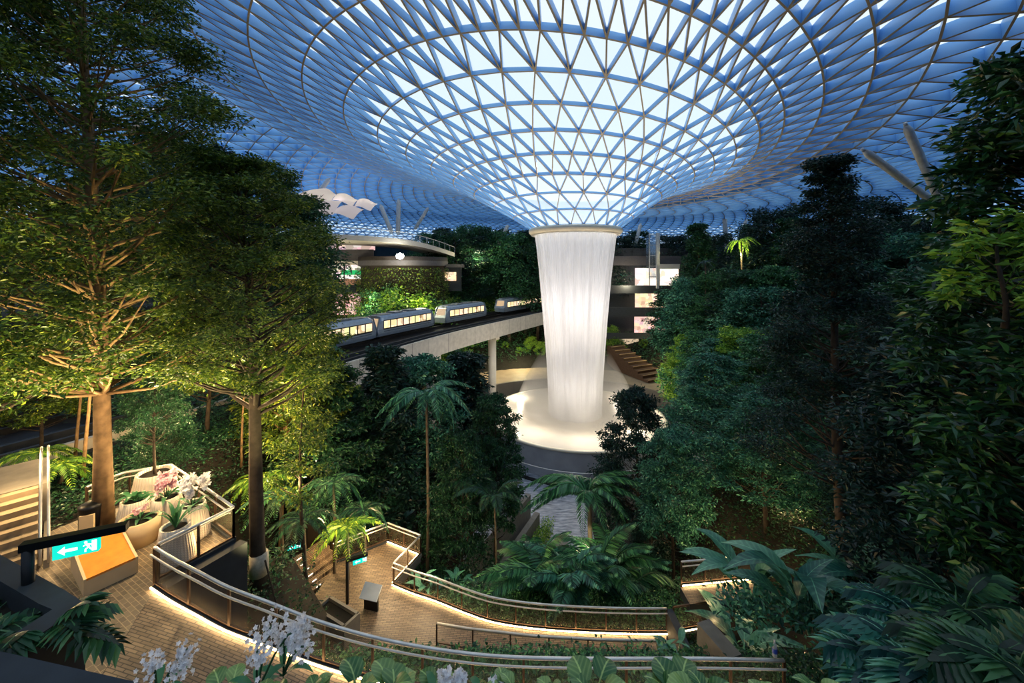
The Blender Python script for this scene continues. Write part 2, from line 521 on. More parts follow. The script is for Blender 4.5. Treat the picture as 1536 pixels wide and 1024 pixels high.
w = bpy.data.worlds.new('dusk_sky'); bpy.context.scene.world = w; w.use_nodes = True
nt = w.node_tree; nt.nodes.clear()
tc = nt.nodes.new('ShaderNodeTexCoord'); sp = nt.nodes.new('ShaderNodeSeparateXYZ')
rp = nt.nodes.new('ShaderNodeValToRGB')
els = rp.color_ramp.elements
els[0].position = 0.0; els[0].color = (0.02, 0.04, 0.06, 1)
els[1].position = 1.0; els[1].color = (0.66, 0.74, 0.82, 1)
for p_, c_ in ((0.02, (0.40, 0.60, 0.85)), (0.12, (0.58, 0.74, 0.92)), (0.3, (0.66, 0.76, 0.87)), (0.55, (0.70, 0.76, 0.82))):
    e = els.new(p_); e.color = rgba(c_)
bg = nt.nodes.new('ShaderNodeBackground'); bg.inputs[1].default_value = 1.0
wo = nt.nodes.new('ShaderNodeOutputWorld')
nt.links.new(tc.outputs['Generated'], sp.inputs[0]); nt.links.new(sp.outputs['Z'], rp.inputs[0])
nt.links.new(rp.outputs[0], bg.inputs[0]); nt.links.new(bg.outputs[0], wo.inputs[0])

sc = bpy.context.scene
sc.view_settings.view_transform = 'Standard'
sc.view_settings.look = 'None'
sc.view_settings.exposure = 0.42
try:
    sc.cycles.max_bounces = 6; sc.cycles.diffuse_bounces = 3; sc.cycles.glossy_bounces = 2
    sc.cycles.transparent_max_bounces = 16; sc.cycles.transmission_bounces = 4
    sc.cycles.caustics_reflective = False; sc.cycles.caustics_refractive = False
    sc.cycles.sample_clamp_indirect = 4.0
    sc.cycles.use_denoising = True
except Exception:
    pass


def lamp(name, loc, energy, col=(1, 0.72, 0.4), radius=0.25, spot=None, target=None, blend=0.5):
    l = bpy.data.lights.new(name, 'SPOT' if spot else 'POINT')
    l.energy = energy; l.color = col; l.shadow_soft_size = radius
    if spot: l.spot_size = spot; l.spot_blend = blend
    o = bpy.data.objects.new(name, l); C.objects.link(o); o.location = loc
    if target is not None:
        o.rotation_euler = (Vector(target) - Vector(loc)).to_track_quat('-Z', 'Y').to_euler()
    return o


# ------------------------------------------------------------------ glass roof: an off-centre glass torus running down into the oculus
RP = [25.1411, -4.4588, 5.9747, 17.5706, -8.6229, 0.5849, 9.462, -3.1935, -5.8147, 5.4832, -16.9052, -0.1183, -0.1982]


def soft(s, k=8.0):
    return -k * math.log(1 + math.exp(max(-40, min(40, -s / k)))) + k * math.log(2)


def ring_pt(i, ph):
    """roof node on ring i (0 = oculus) at angle ph; camera-height relative z"""
    s = min(i, 12) / 10
    p = RP
    R = 6.5 + p[0] * s + p[1] * s * s; h = p[2] + p[3] * s + p[4] * s * s + p[5] * s ** 3
    X = p[6] + p[7] * s + p[8] * s * s; D = 60 + p[9] * s + p[10] * s * s
    a = p[11] * s; b = p[12] * s
    cx, sy = math.cos(ph), math.sin(ph)
    z12 = h + a * R * cx + b * soft(R * sy)
    Rr = R + 2.6 * smooth(3, 9, i) + 1.1 * max(0, min(i, 12) - 9)      # the roof reaches further on the right and far sides
    Rf = 60 + R - D
    if i <= 12:
        return (X + (Rr if cx > 0 else R) * cx, D + (Rf if sy > 0 else R) * sy, CZ + z12)
    j = i - 12
    if j <= 9:
        t = 0.5 * j / 9
    else:
        t = 0.5 + 0.5 * math.sin((j - 9) / 14 * PI / 2)
    R2 = R + (90 - R) * t; X2 = X + (0 - X) * t; D2 = D + (46 - D) * t
    k = smooth(0, 0.6, t)
    top = z12 * (1 - k) + (0.45 * z12 + 0.55 * 14.5) * k
    if t > 0.5:
        u = (t - 0.5) / 0.5
        z = 8 + (top - 8) * max(0.0, 1 - u ** 2.4) ** (1 / 2.0)
    else:
        z = top
    ex = (Rr + (90 - Rr) * t) if cx > 0 else R2
    ey = (Rf + (90 - Rf) * t) if sy > 0 else R2
    return (X2 + ex * cx, D2 + ey * sy, CZ + z)


NR = 12 + 9 + 14


def ring_n(i):
    return 24 if i <= 2 else 48 if i <= 7 else 96 if i <= 20 else 192


PH0 = -PI / 2 + 0.02
rings = []
for i in range(NR + 1):
    n = ring_n(i)
    # half-step stagger inside runs of equal count
    k0 = max([q for q in (0, 3, 8, 21) if q <= i])
    st = 0.5 * ((i - k0) % 2)
    # a doubled ring keeps node 0 over a lower node
    base = rings[k0 - 1][1] if k0 > 0 and i >= k0 else 0.0
    b0 = base if i == k0 else (rings[k0][1] if i > k0 else 0.0)
    ang0 = (b0 if k0 > 0 else 0.0) + (st * 2 * PI / n)
    pts = np.array([ring_pt(i, PH0 + ang0 + 2 * PI * k / n) for k in range(n)])
    rings.append((pts, ang0))
node_off = np.concatenate([[0], np.cumsum([len(r[0]) for r in rings])])
RV = np.concatenate([r[0] for r in rings])
tris, edges = [], []
for i in range(NR + 1):
    n = len(rings[i][0]); o = node_off[i]
    for k in range(n):
        edges.append((o + k, o + (k + 1) % n, 1 if i < 34 else 1))
    if i == NR: continue
    m_ = len(rings[i + 1][0]); o2 = node_off[i + 1]
    if m_ == n:
        sh = -1 if rings[i + 1][1] > rings[i][1] + 1e-9 else 0
        for k in range(n):
            a = o + k; b = o + (k + 1) % n
            c = o2 + (k + sh) % n; d = o2 + (k + 1 + sh) % n
            edges.append((a, c, 0)); edges.append((a, d, 0))
            tris.append((a, d, c)); tris.append((a, b, d))
    else:
        for k in range(n):
            a = o + k; b = o + (k + 1) % n
            c0 = o2 + (2 * k - 1) % m_; c1 = o2 + 2 * k; c2 = o2 + (2 * k + 1) % m_
            for c in (c0, c1, c2): edges.append((a, c, 0))
            tris += [(a, c1, c0), (a, c2, c1), (a, b, c2)]
E_ = np.array(edges)
tri = np.array(tris)
fn = np.cross(RV[tri[:, 1]] - RV[tri[:, 0]], RV[tri[:, 2]] - RV[tri[:, 0]])
ln = np.linalg.norm(fn, axis=1, keepdims=True); fn = fn / np.maximum(ln, 1e-9)
fn[fn[:, 2] < 0] *= -1
vn = np.zeros_like(RV)
for k in range(3): np.add.at(vn, tri[:, k], fn)
vn /= np.linalg.norm(vn, axis=1, keepdims=True)
depth_v = np.zeros(len(RV)); wid_v = np.zeros(len(RV))
for i in range(NR + 1):
    depth_v[node_off[i]:node_off[i + 1]] = 0.34 if i < 3 else 0.48 if i < 8 else 0.75 if i < 10 else 1.1 if i < 25 else 0.75 if i < 29 else 0.42
    wid_v[node_off[i]:node_off[i + 1]] = 0.11 if i < 3 else 0.135 if i < 8 else 0.15
A, B = RV[E_[:, 0]], RV[E_[:, 1]]
nn = vn[E_[:, 0]] + vn[E_[:, 1]]; nn /= np.linalg.norm(nn, axis=1, keepdims=True)
dd = B - A; sd = np.cross(dd, nn); sd /= np.linalg.norm(sd, axis=1, keepdims=True)
dep = ((depth_v[E_[:, 0]] + depth_v[E_[:, 1]]) / 2)[:, None]
wd = ((wid_v[E_[:, 0]] + wid_v[E_[:, 1]]) / 4)[:, None]
bv = np.stack([A - sd * wd, A + sd * wd, A + sd * wd * .75 + nn * dep, A - sd * wd * .75 + nn * dep,
               B - sd * wd, B + sd * wd, B + sd * wd * .75 + nn * dep, B - sd * wd * .75 + nn * dep], axis=1).reshape(-1, 3)
nb = len(E_); ix = (np.arange(nb) * 8)[:, None]
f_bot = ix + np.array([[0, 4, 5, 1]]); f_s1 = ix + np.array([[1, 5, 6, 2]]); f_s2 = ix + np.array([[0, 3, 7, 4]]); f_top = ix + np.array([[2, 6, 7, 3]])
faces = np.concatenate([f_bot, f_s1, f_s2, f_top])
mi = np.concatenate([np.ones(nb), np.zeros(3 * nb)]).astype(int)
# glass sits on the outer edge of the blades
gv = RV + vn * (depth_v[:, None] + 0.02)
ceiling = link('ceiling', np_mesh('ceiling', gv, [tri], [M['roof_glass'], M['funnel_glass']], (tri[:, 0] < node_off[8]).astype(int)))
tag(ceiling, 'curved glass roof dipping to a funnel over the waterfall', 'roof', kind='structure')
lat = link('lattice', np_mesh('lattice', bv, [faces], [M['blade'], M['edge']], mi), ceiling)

# outer wall ring under the roof edge
mb = MB(); mb.lathe([(90.2, 0), (90.2, 15.0)], (0, 46, 18.2), 96)
tag(mb.build('wall_outer', plain('perimeter_wall', srgb(40, 62, 70), 0.8, 0, 0.3, 0.3)), kind='structure')

# oculus rim (a thing of its own that the water leaves)
FX, FY = 9.46, 60.0
ocu = empty('oculus_rim', (FX, FY, 30.2), label='cream ring collar at the bottom of the glass funnel, where the water starts', cat='oculus')
mb = MB(); mb.lathe([(6.25, 0.9), (6.75, 0.95), (6.95, 0.7), (6.9, 0.35), (6.55, 0.0), (6.1, -0.1), (6.1, 0.5), (6.25, 0.9)], seg=64)
mb.build('collar', plain('cream_collar', srgb(226, 216, 196), 0.4, 0, 0.05), ocu, True)
mb = MB(); mb.lathe([(6.6, -0.02), (6.45, -0.1), (6.3, -0.12)], seg=64); mb.build('lip', M['steel'], ocu, True)


lamp('funnel_lamp', (FX, FY + 1, CZ + 15), 2400, (1.0, 0.95, 0.88), 1.5)

# ------------------------------------------------------------------ falling water
def tube_uv(name, prof, seg, mat, parent=None, wob=0.0):
    vs, uv, fs = [], [], []
    n = len(prof)
    for i, (r, z) in enumerate(prof):
        for k in range(seg + 1):
            t = 2 * PI * k / seg
            rr = r * (1 + wob * math.sin(11 * t + 0.4 * i) + wob * 0.6 * math.sin(29 * t))
            vs.append((rr * math.cos(t), rr * math.sin(t), z)); uv.append((k / seg, i / (n - 1)))
    for i in range(n - 1):
        for k in range(seg):
            a = i * (seg + 1) + k
            fs.append((a, a + 1, a + seg + 2, a + seg + 1))
    me = bpy.data.meshes.new(name); me.from_pydata(vs, [], fs); me.materials.append(mat)
    l = me.uv_layers.new(name='UVMap')
    for p_ in me.polygons:
        for li in p_.loop_indices:
            l.data[li].uv = uv[me.loops[li].vertex_index]
    me.polygons.foreach_set('use_smooth', [True] * len(fs)); me.update()
    return link(name, me, parent)


def fall_r(v, r0, r1):      # v=0 bottom .. 1 top : a falling sheet narrows
    return r1 + (r0 - r1) * (v ** 1.5)


fall = empty('waterfall', (FX, FY, 3.6), label='tall white column of water falling from the glass funnel into the pool', cat='waterfall')
H_ = 26.6
tube_uv('outer_sheet', [(fall_r(k / 24, 6.0, 3.95), H_ * k / 24) for k in range(25)], 180, M['water'], fall, 0.006)
tube_uv('inner_sheet', [(fall_r(k / 24, 5.2, 3.1), H_ * k / 24) for k in range(25)], 120, M['water_in'], fall, 0.01)

# pool basin
pool = empty('pool_basin', (FX, FY, 0), label='round raised pool with dark glossy side that catches the waterfall', cat='pool')
mb = MB(); mb.lathe([(12.95, 0.0), (12.9, 3.35)], seg=96)
mb.build('basin_wall', plain('dark_glossy_basin', srgb(168, 168, 174), 0.2, 0.0, 0.15, 0.5, 0.8), pool, True)
mb = MB(); mb.lathe([(12.9, 3.35), (13.0, 3.4), (13.0, 3.6), (12.5, 3.62), (12.4, 3.5)], seg=96)
mb.build('rim', plain('cream_rim', srgb(236, 224, 200), 0.35, 0, 0.04), pool, True)
mb = MB(); mb.lathe([(12.4, 3.5), (6, 3.56), (0.01, 3.58)], seg=96)
mb.build('water_surface', M['pool_water'], pool, True)
bal = empty('glass_balustrade', (FX, FY, 0), label='low glass balustrade with thin bright rail round the pool basin', cat='balustrade')
mb = MB(); mb.lathe([(14.0, 0.05), (14.0, 1.55)], seg=96); mb.build('glass_panel', M['glass'], bal)
mb = MB(); mb.lathe([(14.03, 1.55), (14.06, 1.62), (13.98, 1.65), (13.94, 1.58), (14.03, 1.55)], seg=96); mb.build('rail', M['white_metal'], bal)
mb = MB(); mb.lathe([(13.9, 0.0), (14.5, 0.0), (14.5, 0.12), (13.9, 0.12)], seg=96); mb.build('plinth', M['dark_metal'], bal)


def mist_mat():
    m, nt, out = new_mat('pool_mist')
    tc = nt.nodes.new('ShaderNodeTexCoord'); sp = nt.nodes.new('ShaderNodeSeparateXYZ'); nt.links.new(tc.outputs['Generated'], sp.inputs[0])
    mr = nt.nodes.new('ShaderNodeMapRange'); mr.inputs['From Min'].default_value = 0; mr.inputs['From Max'].default_value = 1
    mr.inputs['To Min'].default_value = 0.16; mr.inputs['To Max'].default_value = 0.0
    nt.links.new(sp.outputs['Z'], mr.inputs[0])
    v = nt.nodes.new('ShaderNodeVolumeScatter'); v.inputs['Color'].default_value = (1, 1, 1, 1)
    nt.links.new(mr.outputs[0], v.inputs['Density']); nt.links.new(v.outputs[0], out.inputs['Volume'])
    return m


mb = MB(); mb.lathe([(.01, 0), (8, 0), (9.0, 1.5), (7.5, 5), (5.2, 9), (.01, 9.5)], (FX, FY, 3.75), 40)
mist = mb.build('mist', mist_mat(), None)
tag(mist, 'thin bright spray mist hanging over the pool at the foot of the waterfall', 'mist', kind='stuff')


# ------------------------------------------------------------------ terrain
def seg_dist(x, y):
    ax, ay, bx, by = 3.0, 34.0, FX, FY
    t = max(0, min(1, ((x - ax) * (bx - ax) + (y - ay) * (by - ay)) / ((bx - ax) ** 2 + (by - ay) ** 2)))
    d = math.hypot(x - ax - t * (bx - ax), y - ay - t * (by - ay))
    return d - (7.5 + 13.5 * t), t


def terrain(x, y):
    d, t = seg_dist(x, y)
    z = 0.0
    if d > 0:
        z = 3.0 * smooth(0, 1.2, d) * smooth(38, 52, y) + 0.55 * max(0, d - 9 * smooth(45, 60, y))
    z = min(z, 21.0)
    # slope below the walkways in front
    ys = [0, 8, 11, 13, 16, 21.5, 24, 27.5, 29]; zs = [13.0, 13.0, 13.6, 12.4, 8.6, 8.2, 4.5, 0.4, 0.0]
    nz = float(np.interp(y, ys, zs))
    z = max(z, nz)
    # left hill with the terrace, right hill
    lf = max(smooth(-11.5, -16.5, x) * smooth(48, 30, y), .87 * smooth(-6, -9, x) * smooth(18.5, 16.5, y))
    z = max(z, 15.4 * lf)
    rt = smooth(8, 15, x) * smooth(48, 26, y)
    z = max(z, (17.0 - 5.5 * smooth(9, 18, y)) * rt)
    return z


xs = np.arange(-96, 97, 1.5); ys_ = np.arange(-48, 142, 1.5)
V = np.array([(x, y, terrain(x, y) - (0.3 if y < 26 else 0.0)) for y in ys_ for x in xs])
nx = len(xs)
q = np.array([(j * nx + i, j * nx + i + 1, (j + 1) * nx + i + 1, (j + 1) * nx + i) for j in range(len(ys_) - 1) for i in range(nx - 1)])
ground = link('ground', np_mesh('ground', V, [q], M['soil'], None, True))
tag(ground, kind='structure')
# slate plaza
mb = MB()
pl = [(FX + 20.6 * math.cos(t), FY + 20.6 * math.sin(t)) for t in np.linspace(-0.35 * PI, 1.35 * PI, 48)]
pl += [(-6.5, 38), (-4, 29), (0, 27), (9, 27), (16, 38)]
mb.prism(pl, -0.3, 0.03)
tag(mb.build('floor', M['slate']), kind='structure')
# tan plaza behind the pool, a step higher
mb = MB()
out_ = [(FX + 33 * math.cos(t), FY + 30 * math.sin(t)) for t in np.linspace(-0.25, PI + 0.2, 40)]
inn = [(FX + 20.6 * math.cos(t), FY + 20.6 * math.sin(t)) for t in np.linspace(PI + 0.2, -0.25, 40)]
for k in range(39):
    a, b, c, d = out_[k], out_[k + 1], inn[38 - k], inn[39 - k]
    mb.add([(a[0], a[1], 3.12), (b[0], b[1], 3.12), (c[0], c[1], 3.12), (d[0], d[1], 3.12)], [(0, 1, 2, 3)])
tag(mb.build('floor_upper', plain('tan_paving', srgb(158, 142, 116), 0.6, 0, 0.12, 0.6)), kind='structure')
mb = MB(); mb.lathe([(20.5, 0), (20.5, 3.16), (21.0, 3.16)], (FX, FY, 0), 64, 0, -0.3, PI + 0.3)
tag(mb.build('wall_pool_back', plain('taupe_wall', srgb(104, 98, 88), 0.5, 0, 0.12, 0.5)), kind='structure')
#__PART2__
# ------------------------------------------------------------------ walkways
def offset_poly(pts, d):
    """shift a plan polyline sideways (left of travel positive); keeps z"""
    out = []
    for i, p in enumerate(pts):
        a = Vector(pts[max(0, i - 1)]); b = Vector(pts[min(len(pts) - 1, i + 1)])
        t = Vector((b.x - a.x, b.y - a.y)).normalized()
        out.append(Vector((p[0] - t.y * d, p[1] + t.x * d, p[2])))
    return out


def resample(pts, step):
    pts = [Vector(p) for p in pts]
    L = [0]
    for a, b in zip(pts, pts[1:]): L.append(L[-1] + (b - a).length)
    n = max(1, round(L[-1] / step)); out = []
    for k in range(n + 1):
        s = L[-1] * k / n
        for i in range(len(pts) - 1):
            if s <= L[i + 1] + 1e-6:
                f = (s - L[i]) / max(1e-6, L[i + 1] - L[i]); out.append(pts[i].lerp(pts[i + 1], f)); break
    return out


def spline(pts, per=6):
    """Catmull-Rom through points"""
    pts = [Vector(p) for p in pts]; out = []
    for i in range(len(pts) - 1):
        p0, p1, p2, p3 = pts[max(0, i - 1)], pts[i], pts[i + 1], pts[min(len(pts) - 1, i + 2)]
        for k in range(per):
            t = k / per
            out.append(0.5 * ((2 * p1) + (p2 - p0) * t + (2 * p0 - 5 * p1 + 4 * p2 - p3) * t * t + (3 * p1 - p0 - 3 * p2 + p3) * t ** 3))
    out.append(pts[-1]); return out


def railing(name, pts, label, group=None, h=1.1, step=1.25, rail_w=0.09, post_m='bronze', rail_m='steel', second=True, mesh=True, led=True, kerb=True, side=1, post_w=0.06):
    root = empty(name, pts[0], label=label, cat='railing', group=group)
    o = Vector(pts[0])
    L = [Vector(p) - o for p in pts]
    up = Vector((0, 0, 1))
    mb = MB(); mb.tube([p + up * h for p in L], rail_w / 2, 8); mb.build('top_rail', M[rail_m], root, True)
    if second:
        L2 = offset_poly(L, 0.10 * side)
        mb = MB(); mb.tube([p + up * (h - 0.14) for p in L2], 0.028, 6); mb.build('handrail', M['white_metal'], root, True)
    mb = MB()
    for a, b in zip(L, L[1:]): mb.bar(a + up * 0.14, b + up * 0.14, 0.05, 0.05)
    mb.build('bottom_rail', M[post_m], root)
    for p in resample(L, step):
        mb = MB(); mb.box(p + up * (h / 2), (post_w, post_w, h)); mb.build('post', M[post_m], root)
    if mesh:
        mb = MB()
        for a, b in zip(L, L[1:]): mb.add([a + up * 0.16, b + up * 0.16, b + up * (h - 0.06), a + up * (h - 0.06)], [(0, 1, 2, 3)])
        mb.build('wire_panel', M['mesh_wire'], root)
    if kerb:
        mb = MB()
        for a, b in zip(L, L[1:]): mb.bar(a + up * 0.0, b + up * 0.0, 0.16, 0.2)
        mb.build('kerb', M['concrete_dark'], root)
    if led:
        L3 = offset_poly(L, 0.10 * side); mb = MB()
        for a, b in zip(L3, L3[1:]): mb.bar(a + up * 0.07, b + up * 0.07, 0.03, 0.03)
        mb.build('light_strip', M['led'], root)
    return root


def deck(name, outer, inner, mat, thick=0.35, label=None):
    mb = MB(); n = len(outer)
    for i in range(n - 1):
        a, b, c, d = Vector(outer[i]), Vector(outer[i + 1]), Vector(inner[i + 1]), Vector(inner[i])
        dn = Vector((0, 0, -thick))
        mb.add([a, b, c, d, a + dn, b + dn, c + dn, d + dn], [(3, 2, 1, 0)], 0)
        mb.add([a, b, c, d, a + dn, b + dn, c + dn, d + dn], [(0, 1, 5, 4), (2, 3, 7, 6), (4, 5, 6, 7)], 1)
    return tag(mb.build(name, [mat, M['concrete_dark']]), kind='structure')


# upper terrace (left) and the ramp that runs down from it past the camera
TZ = 16.2
ter = [(-16.6, 11.9), (-15.6, 13.4), (-14.8, 15.2), (-13.5, 15.9), (-9.1, 13.0), (-9.9, 11.12), (-8.35, 7.3), (-8.6, 6.0), (-13.5, 6.0), (-17.5, 8.0)]
mb = MB(); mb.prism([(x, y) for x, y in reversed(ter)], TZ - 0.5, TZ, 1, 0)
tag(mb.build('floor_terrace', [M['pave'], M['concrete_dark']]), kind='structure')
ramp_px = [(232, 881, 11.1), (262, 901, 10.85), (300, 922, 10.65), (343, 945, 10.5), (401, 967, 10.45), (472, 994, 10.45), (549, 1017, 10.45), (636, 1035, 10.45), (729, 1047, 10.45), (826, 1052, 10.4), (926, 1053, 10.35), (1050, 1053, 10.3), (1176, 1056, 10.2)]
ramp_o = spline([P(*q) for q in ramp_px], 4)
ramp_i = [Vector((p.x * 0.82 - 0.3, p.y - 2.9 - 0.8 * smooth(-6, -10, p.x), p.z)) for p in ramp_o]
deck('floor_ramp', ramp_o, ramp_i, M['pave_ramp'])
RAMP_O, RAMP_I = ramp_o, ramp_i
railing('railing', ramp_o, 'long curved steel railing with wire mesh sweeping across the bottom of the photo', h=1.12, step=1.3, side=-1)
tr = [Vector((-9.95, 11.25, TZ)), Vector((-9.05, 13.0, TZ)), ]
railing('railing', tr, 'short straight railing beside the white pots, on the terrace edge facing the trees', side=1, led=False, step=0.95)
tr2 = [Vector((-9.05, 13.0, TZ)), Vector((-13.5, 15.85, TZ)), ]
railing('railing', tr2, 'railing along the back of the terrace behind the white pots', side=1, led=False, step=1.3)
tr3 = [Vector((-13.5, 15.85, TZ)), Vector((-14.75, 15.2, TZ)), Vector((-15.1, 14.2, TZ))]
railing('railing', tr3, 'railing at the left rear corner of the terrace, between the bin and the tree pot', side=1, led=False, step=1.2)
# terrace fascia and bed wall below the corner
mb = MB(); mb.prism([(-10.0, 11.0), (-8.9, 13.1), (-8.6, 13.0), (-9.6, 11.0)], 13.0, TZ - 0.02)
tag(mb.build('wall_terrace', M['concrete_dark']), kind='structure')

# stairs up on the left
st = empty('staircase', (-13.95, 11.75, TZ), rz=0.86, label='lit concrete staircase climbing away at the far left of the terrace', cat='stairs')
for k in range(9):
    mb = MB(); mb.box((-1.3, 0.16 + 0.31 * k, 0.085 + 0.17 * k - 0.085 * k), (2.6, 0.33, 0.17 * (k + 1)))
    mb.build('step', plain('stair_concrete', srgb(128, 114, 94), 0.75, 0, 0.12) if k == 0 else bpy.data.materials['stair_concrete'], st)
    mb = MB(); mb.box((-1.3, 0.03 + 0.31 * k, 0.17 * (k + 1) - 0.03), (2.55, 0.02, 0.02)); mb.build('nosing_light', M['led_white'], st)
mb = MB(); mb.box((-1.9, 4.2, 0.75), (4.2, 2.9, 1.56)); mb.build('landing', M['concrete'], st)
mb = MB(); mb.prism([(0.12, -0.1), (0.24, -0.1), (0.24, 2.9, ), (0.12, 2.9)], -0.3, 0.25); mb.build('kerb', M['concrete'], st)
mb = MB()
for xo in (0.06, 0.22):
    mb.tube([(xo, -0.2, 0.2), (xo, -0.2, 1.05), (xo, 2.7, 2.6), (xo, 3.4, 2.6), (xo, 3.4, 1.6)], 0.035, 8)
mb.build('stair_rail', M['white_metal'], st, True)

# bin beside the stairs
bn = empty('litter_bin', (-14.0, 13.3, TZ), rz=0.4, label='dark rounded litter bin with pale front panel at the foot of the stairs', cat='bin')
mb = MB(); mb.prism([(0.3 * math.cos(t), 0.3 * math.sin(t)) for t in np.linspace(0, 2 * PI, 24, endpoint=False)], 0, 0.95); mb.build('shell', M['dark_metal'], bn, True)
mb = MB(); mb.box((0.02, -0.27, 0.48), (0.36, 0.1, 0.66)); mb.build('front_panel', M['cream'], bn)
mb = MB(); mb.lathe([(0.31, 0.95), (0.31, 1.02), (0.2, 1.08), (0.01, 1.1)], seg=24); mb.build('hood', M['dark_metal'], bn, True)

# chunky lounger-like bench
be = empty('bench', (-12.0, 11.75, TZ), rz=PI - 0.6, label='chunky bench with orange timber top and pale side panels on the terrace', cat='bench')
mb = MB()
pr = [(-0.95, 0.46), (-0.55, 0.50), (-0.1, 0.56), (0.35, 0.64), (0.8, 0.74)]
for (x0, z0), (x1, z1) in zip(pr, pr[1:]):
    mb.add([(x0, -0.5, z0), (x1, -0.5, z1), (x1, 0.5, z1), (x0, 0.5, z0), (x0, -0.5, z0 - .06), (x1, -0.5, z1 - .06), (x1, 0.5, z1 - .06), (x0, 0.5, z0 - .06)],
           [(0, 1, 2, 3), (7, 6, 5, 4), (0, 4, 5, 1), (2, 6, 7, 3), (1, 5, 6, 2), (3, 7, 4, 0)])
mb.build('seat', M['wood_orange'], be)
for s in (-1, 1):
    mb = MB(); mb.add([(-0.95, s * 0.52 - .03, 0), (0.8, s * 0.52 - .03, 0), (0.8, s * 0.52 - .03, 0.74), (-0.95, s * 0.52 - .03, 0.46), (-0.95, s * 0.52 + .03, 0), (0.8, s * 0.52 + .03, 0), (0.8, s * 0.52 + .03, 0.74), (-0.95, s * 0.52 + .03, 0.46)],
                      [(0, 1, 2, 3), (7, 6, 5, 4), (0, 4, 5, 1), (1, 5, 6, 2), (2, 6, 7, 3), (3, 7, 4, 0)])
    mb.build('side_panel', M['cream'], be)
mb = MB(); mb.box((-0.93, 0, 0.2), (0.05, 1.0, 0.4)); mb.build('front_panel', M['cream'], be)

# big tapered ribbed pots
def pot(px, py, r, h, label, d=None, grp=None):
    c = PZ(px, py, TZ)
    o = empty('planter_pot', (c.x, c.y, TZ), label=label, cat='planter', group=grp)
    mb = MB(); mb.lathe([(0.01, 0.0), (r, 0.0), (r * 1.02, 0.08), (r * 0.97, h * 0.35), (r * 0.8, h * 0.8), (r * 0.74, h), (r * 0.64, h), (r * 0.62, h - 0.12)], seg=48)
    mb.build('shell', M['pot'], o, True)
    mb = MB(); mb.lathe([(r * 0.63, h - 0.1), (0.01, h - 0.08)], seg=32); mb.build('soil', M['soil'], o)
    return c, r, h


POTS = [pot(203, 792, 0.52, 1.0, 'white ribbed pot with green leafy plant, left of the pink orchids'),
        pot(250, 787, 0.54, 1.0, 'white ribbed pot that holds the pink and white orchids'),
        pot(288, 803, 0.50, 1.05, 'white ribbed pot that holds the tall white orchids by the railing'),
        pot(232, 757, 0.74, 1.25, 'largest white pot with dark soil and a tree trunk, at the back of the terrace'),
        pot(263, 842, 0.50, 1.1, 'white ribbed pot with a spiky plant behind the railing corner')]

# low walkway in the middle, 16 m below the camera
WZ = 25 - 15.9
w_px = [(590, 877), (618, 889), (654, 901), (694, 917), (734, 931), (777, 939), (822, 944), (868, 947), (914, 949), (959, 950), (1000, 950)]
w_o = spline([PZ(x, y, WZ) for x, y in w_px], 3)
mid = [PZ(510, 846, WZ), PZ(520, 862, WZ), PZ(530, 876, WZ)]
w_i = [Vector((p.x * 0.92 - 0.7 - 2.2 * smooth(-2.5, -5.6, p.x), p.y - 2.7 - 0.4 * smooth(-3, -5.5, p.x), p.z)) for p in w_o]
deck('floor_walkway', w_o, w_i, M['pave_ramp'])
railing('railing', w_o, 'curved railing along the lit lower walkway in the middle of the garden', h=1.1, step=1.3, side=-1)
# landing with seat bay, further back
bay = [PZ(506, 845, WZ), PZ(582, 812, WZ), PZ(631, 832, WZ), PZ(592, 876, WZ), PZ(612, 893, WZ), PZ(505, 935, WZ), PZ(470, 895, WZ)]
mb = MB(); mb.prism([(p.x, p.y) for p in reversed(bay)], WZ - 0.4, WZ + 0.005, 1, 0)
tag(mb.build('floor_landing', [M['pave_ramp'], M['concrete_dark']]), kind='structure')
b0 = [PZ(500, 846, WZ), PZ(582, 812, WZ)]
railing('railing', b0, 'railing on the left side of the small lookout beyond the lower walkway', side=-1, step=1.3, led=False)
railing('railing', [PZ(582, 812, WZ), PZ(631, 832, WZ)], 'railing across the end of the small lookout beyond the lower walkway', side=-1, step=1.0)
railing('railing', [PZ(631, 832, WZ), PZ(591, 876, WZ)], 'railing on the right side of the small lookout, joining the curved walkway railing', side=-1, step=1.3)
# inner handrail and beds between ramp and walkway
ih = [PZ(655, 968, WZ), PZ(700, 976, WZ), PZ(800, 988, WZ), PZ(900, 994, WZ), PZ(1000, 996, WZ)]
railing('handrail_fence', ih, 'low plain double handrail on the near side of the lower walkway', h=0.95, step=1.6, rail_m='white_metal', mesh=False, led=False, kerb=False, side=1)
# ledge wall at the walkway's right end
mb = MB(); e0 = PZ(1000, 950, WZ)
mb.prism([(e0.x, e0.y - 2.9), (e0.x + 0.3, e0.y - 2.9), (e0.x + 0.3, e0.y + .1), (e0.x, e0.y + .1)], WZ - 0.4, WZ + 1.0)
tag(mb.build('wall_walkway_end', M['concrete_dark']), kind='structure')
# planter troughs beside the sign
for k, (x, y, sx, sy, rz, lab) in enumerate([(410, 905, 1.9, 0.7, 0.55, 'grey concrete trough planter on the slope, nearer the big trees'), (505, 915, 1.9, 0.7, -0.5, 'grey concrete trough planter beside the small exit sign')]):
    c = PZ(x, y, WZ + 0.9)
    t_ = empty('planter_trough', (c.x, c.y, WZ - 0.4), rz=rz, label=lab, cat='planter')
    mb = MB()
    for (cx, cy, lx, ly) in ((0, -sy / 2, sx, .12), (0, sy / 2, sx, .12), (-sx / 2, 0, .12, sy + .12), (sx / 2, 0, .12, sy + .12)): mb.box((cx, cy, 0.65), (lx, ly, 1.3))
    mb.build('trough', M['concrete'], t_)
    mb = MB(); mb.box((0, 0, 0.6), (sx, sy, 1.1)); mb.build('soil', M['soil'], t_)
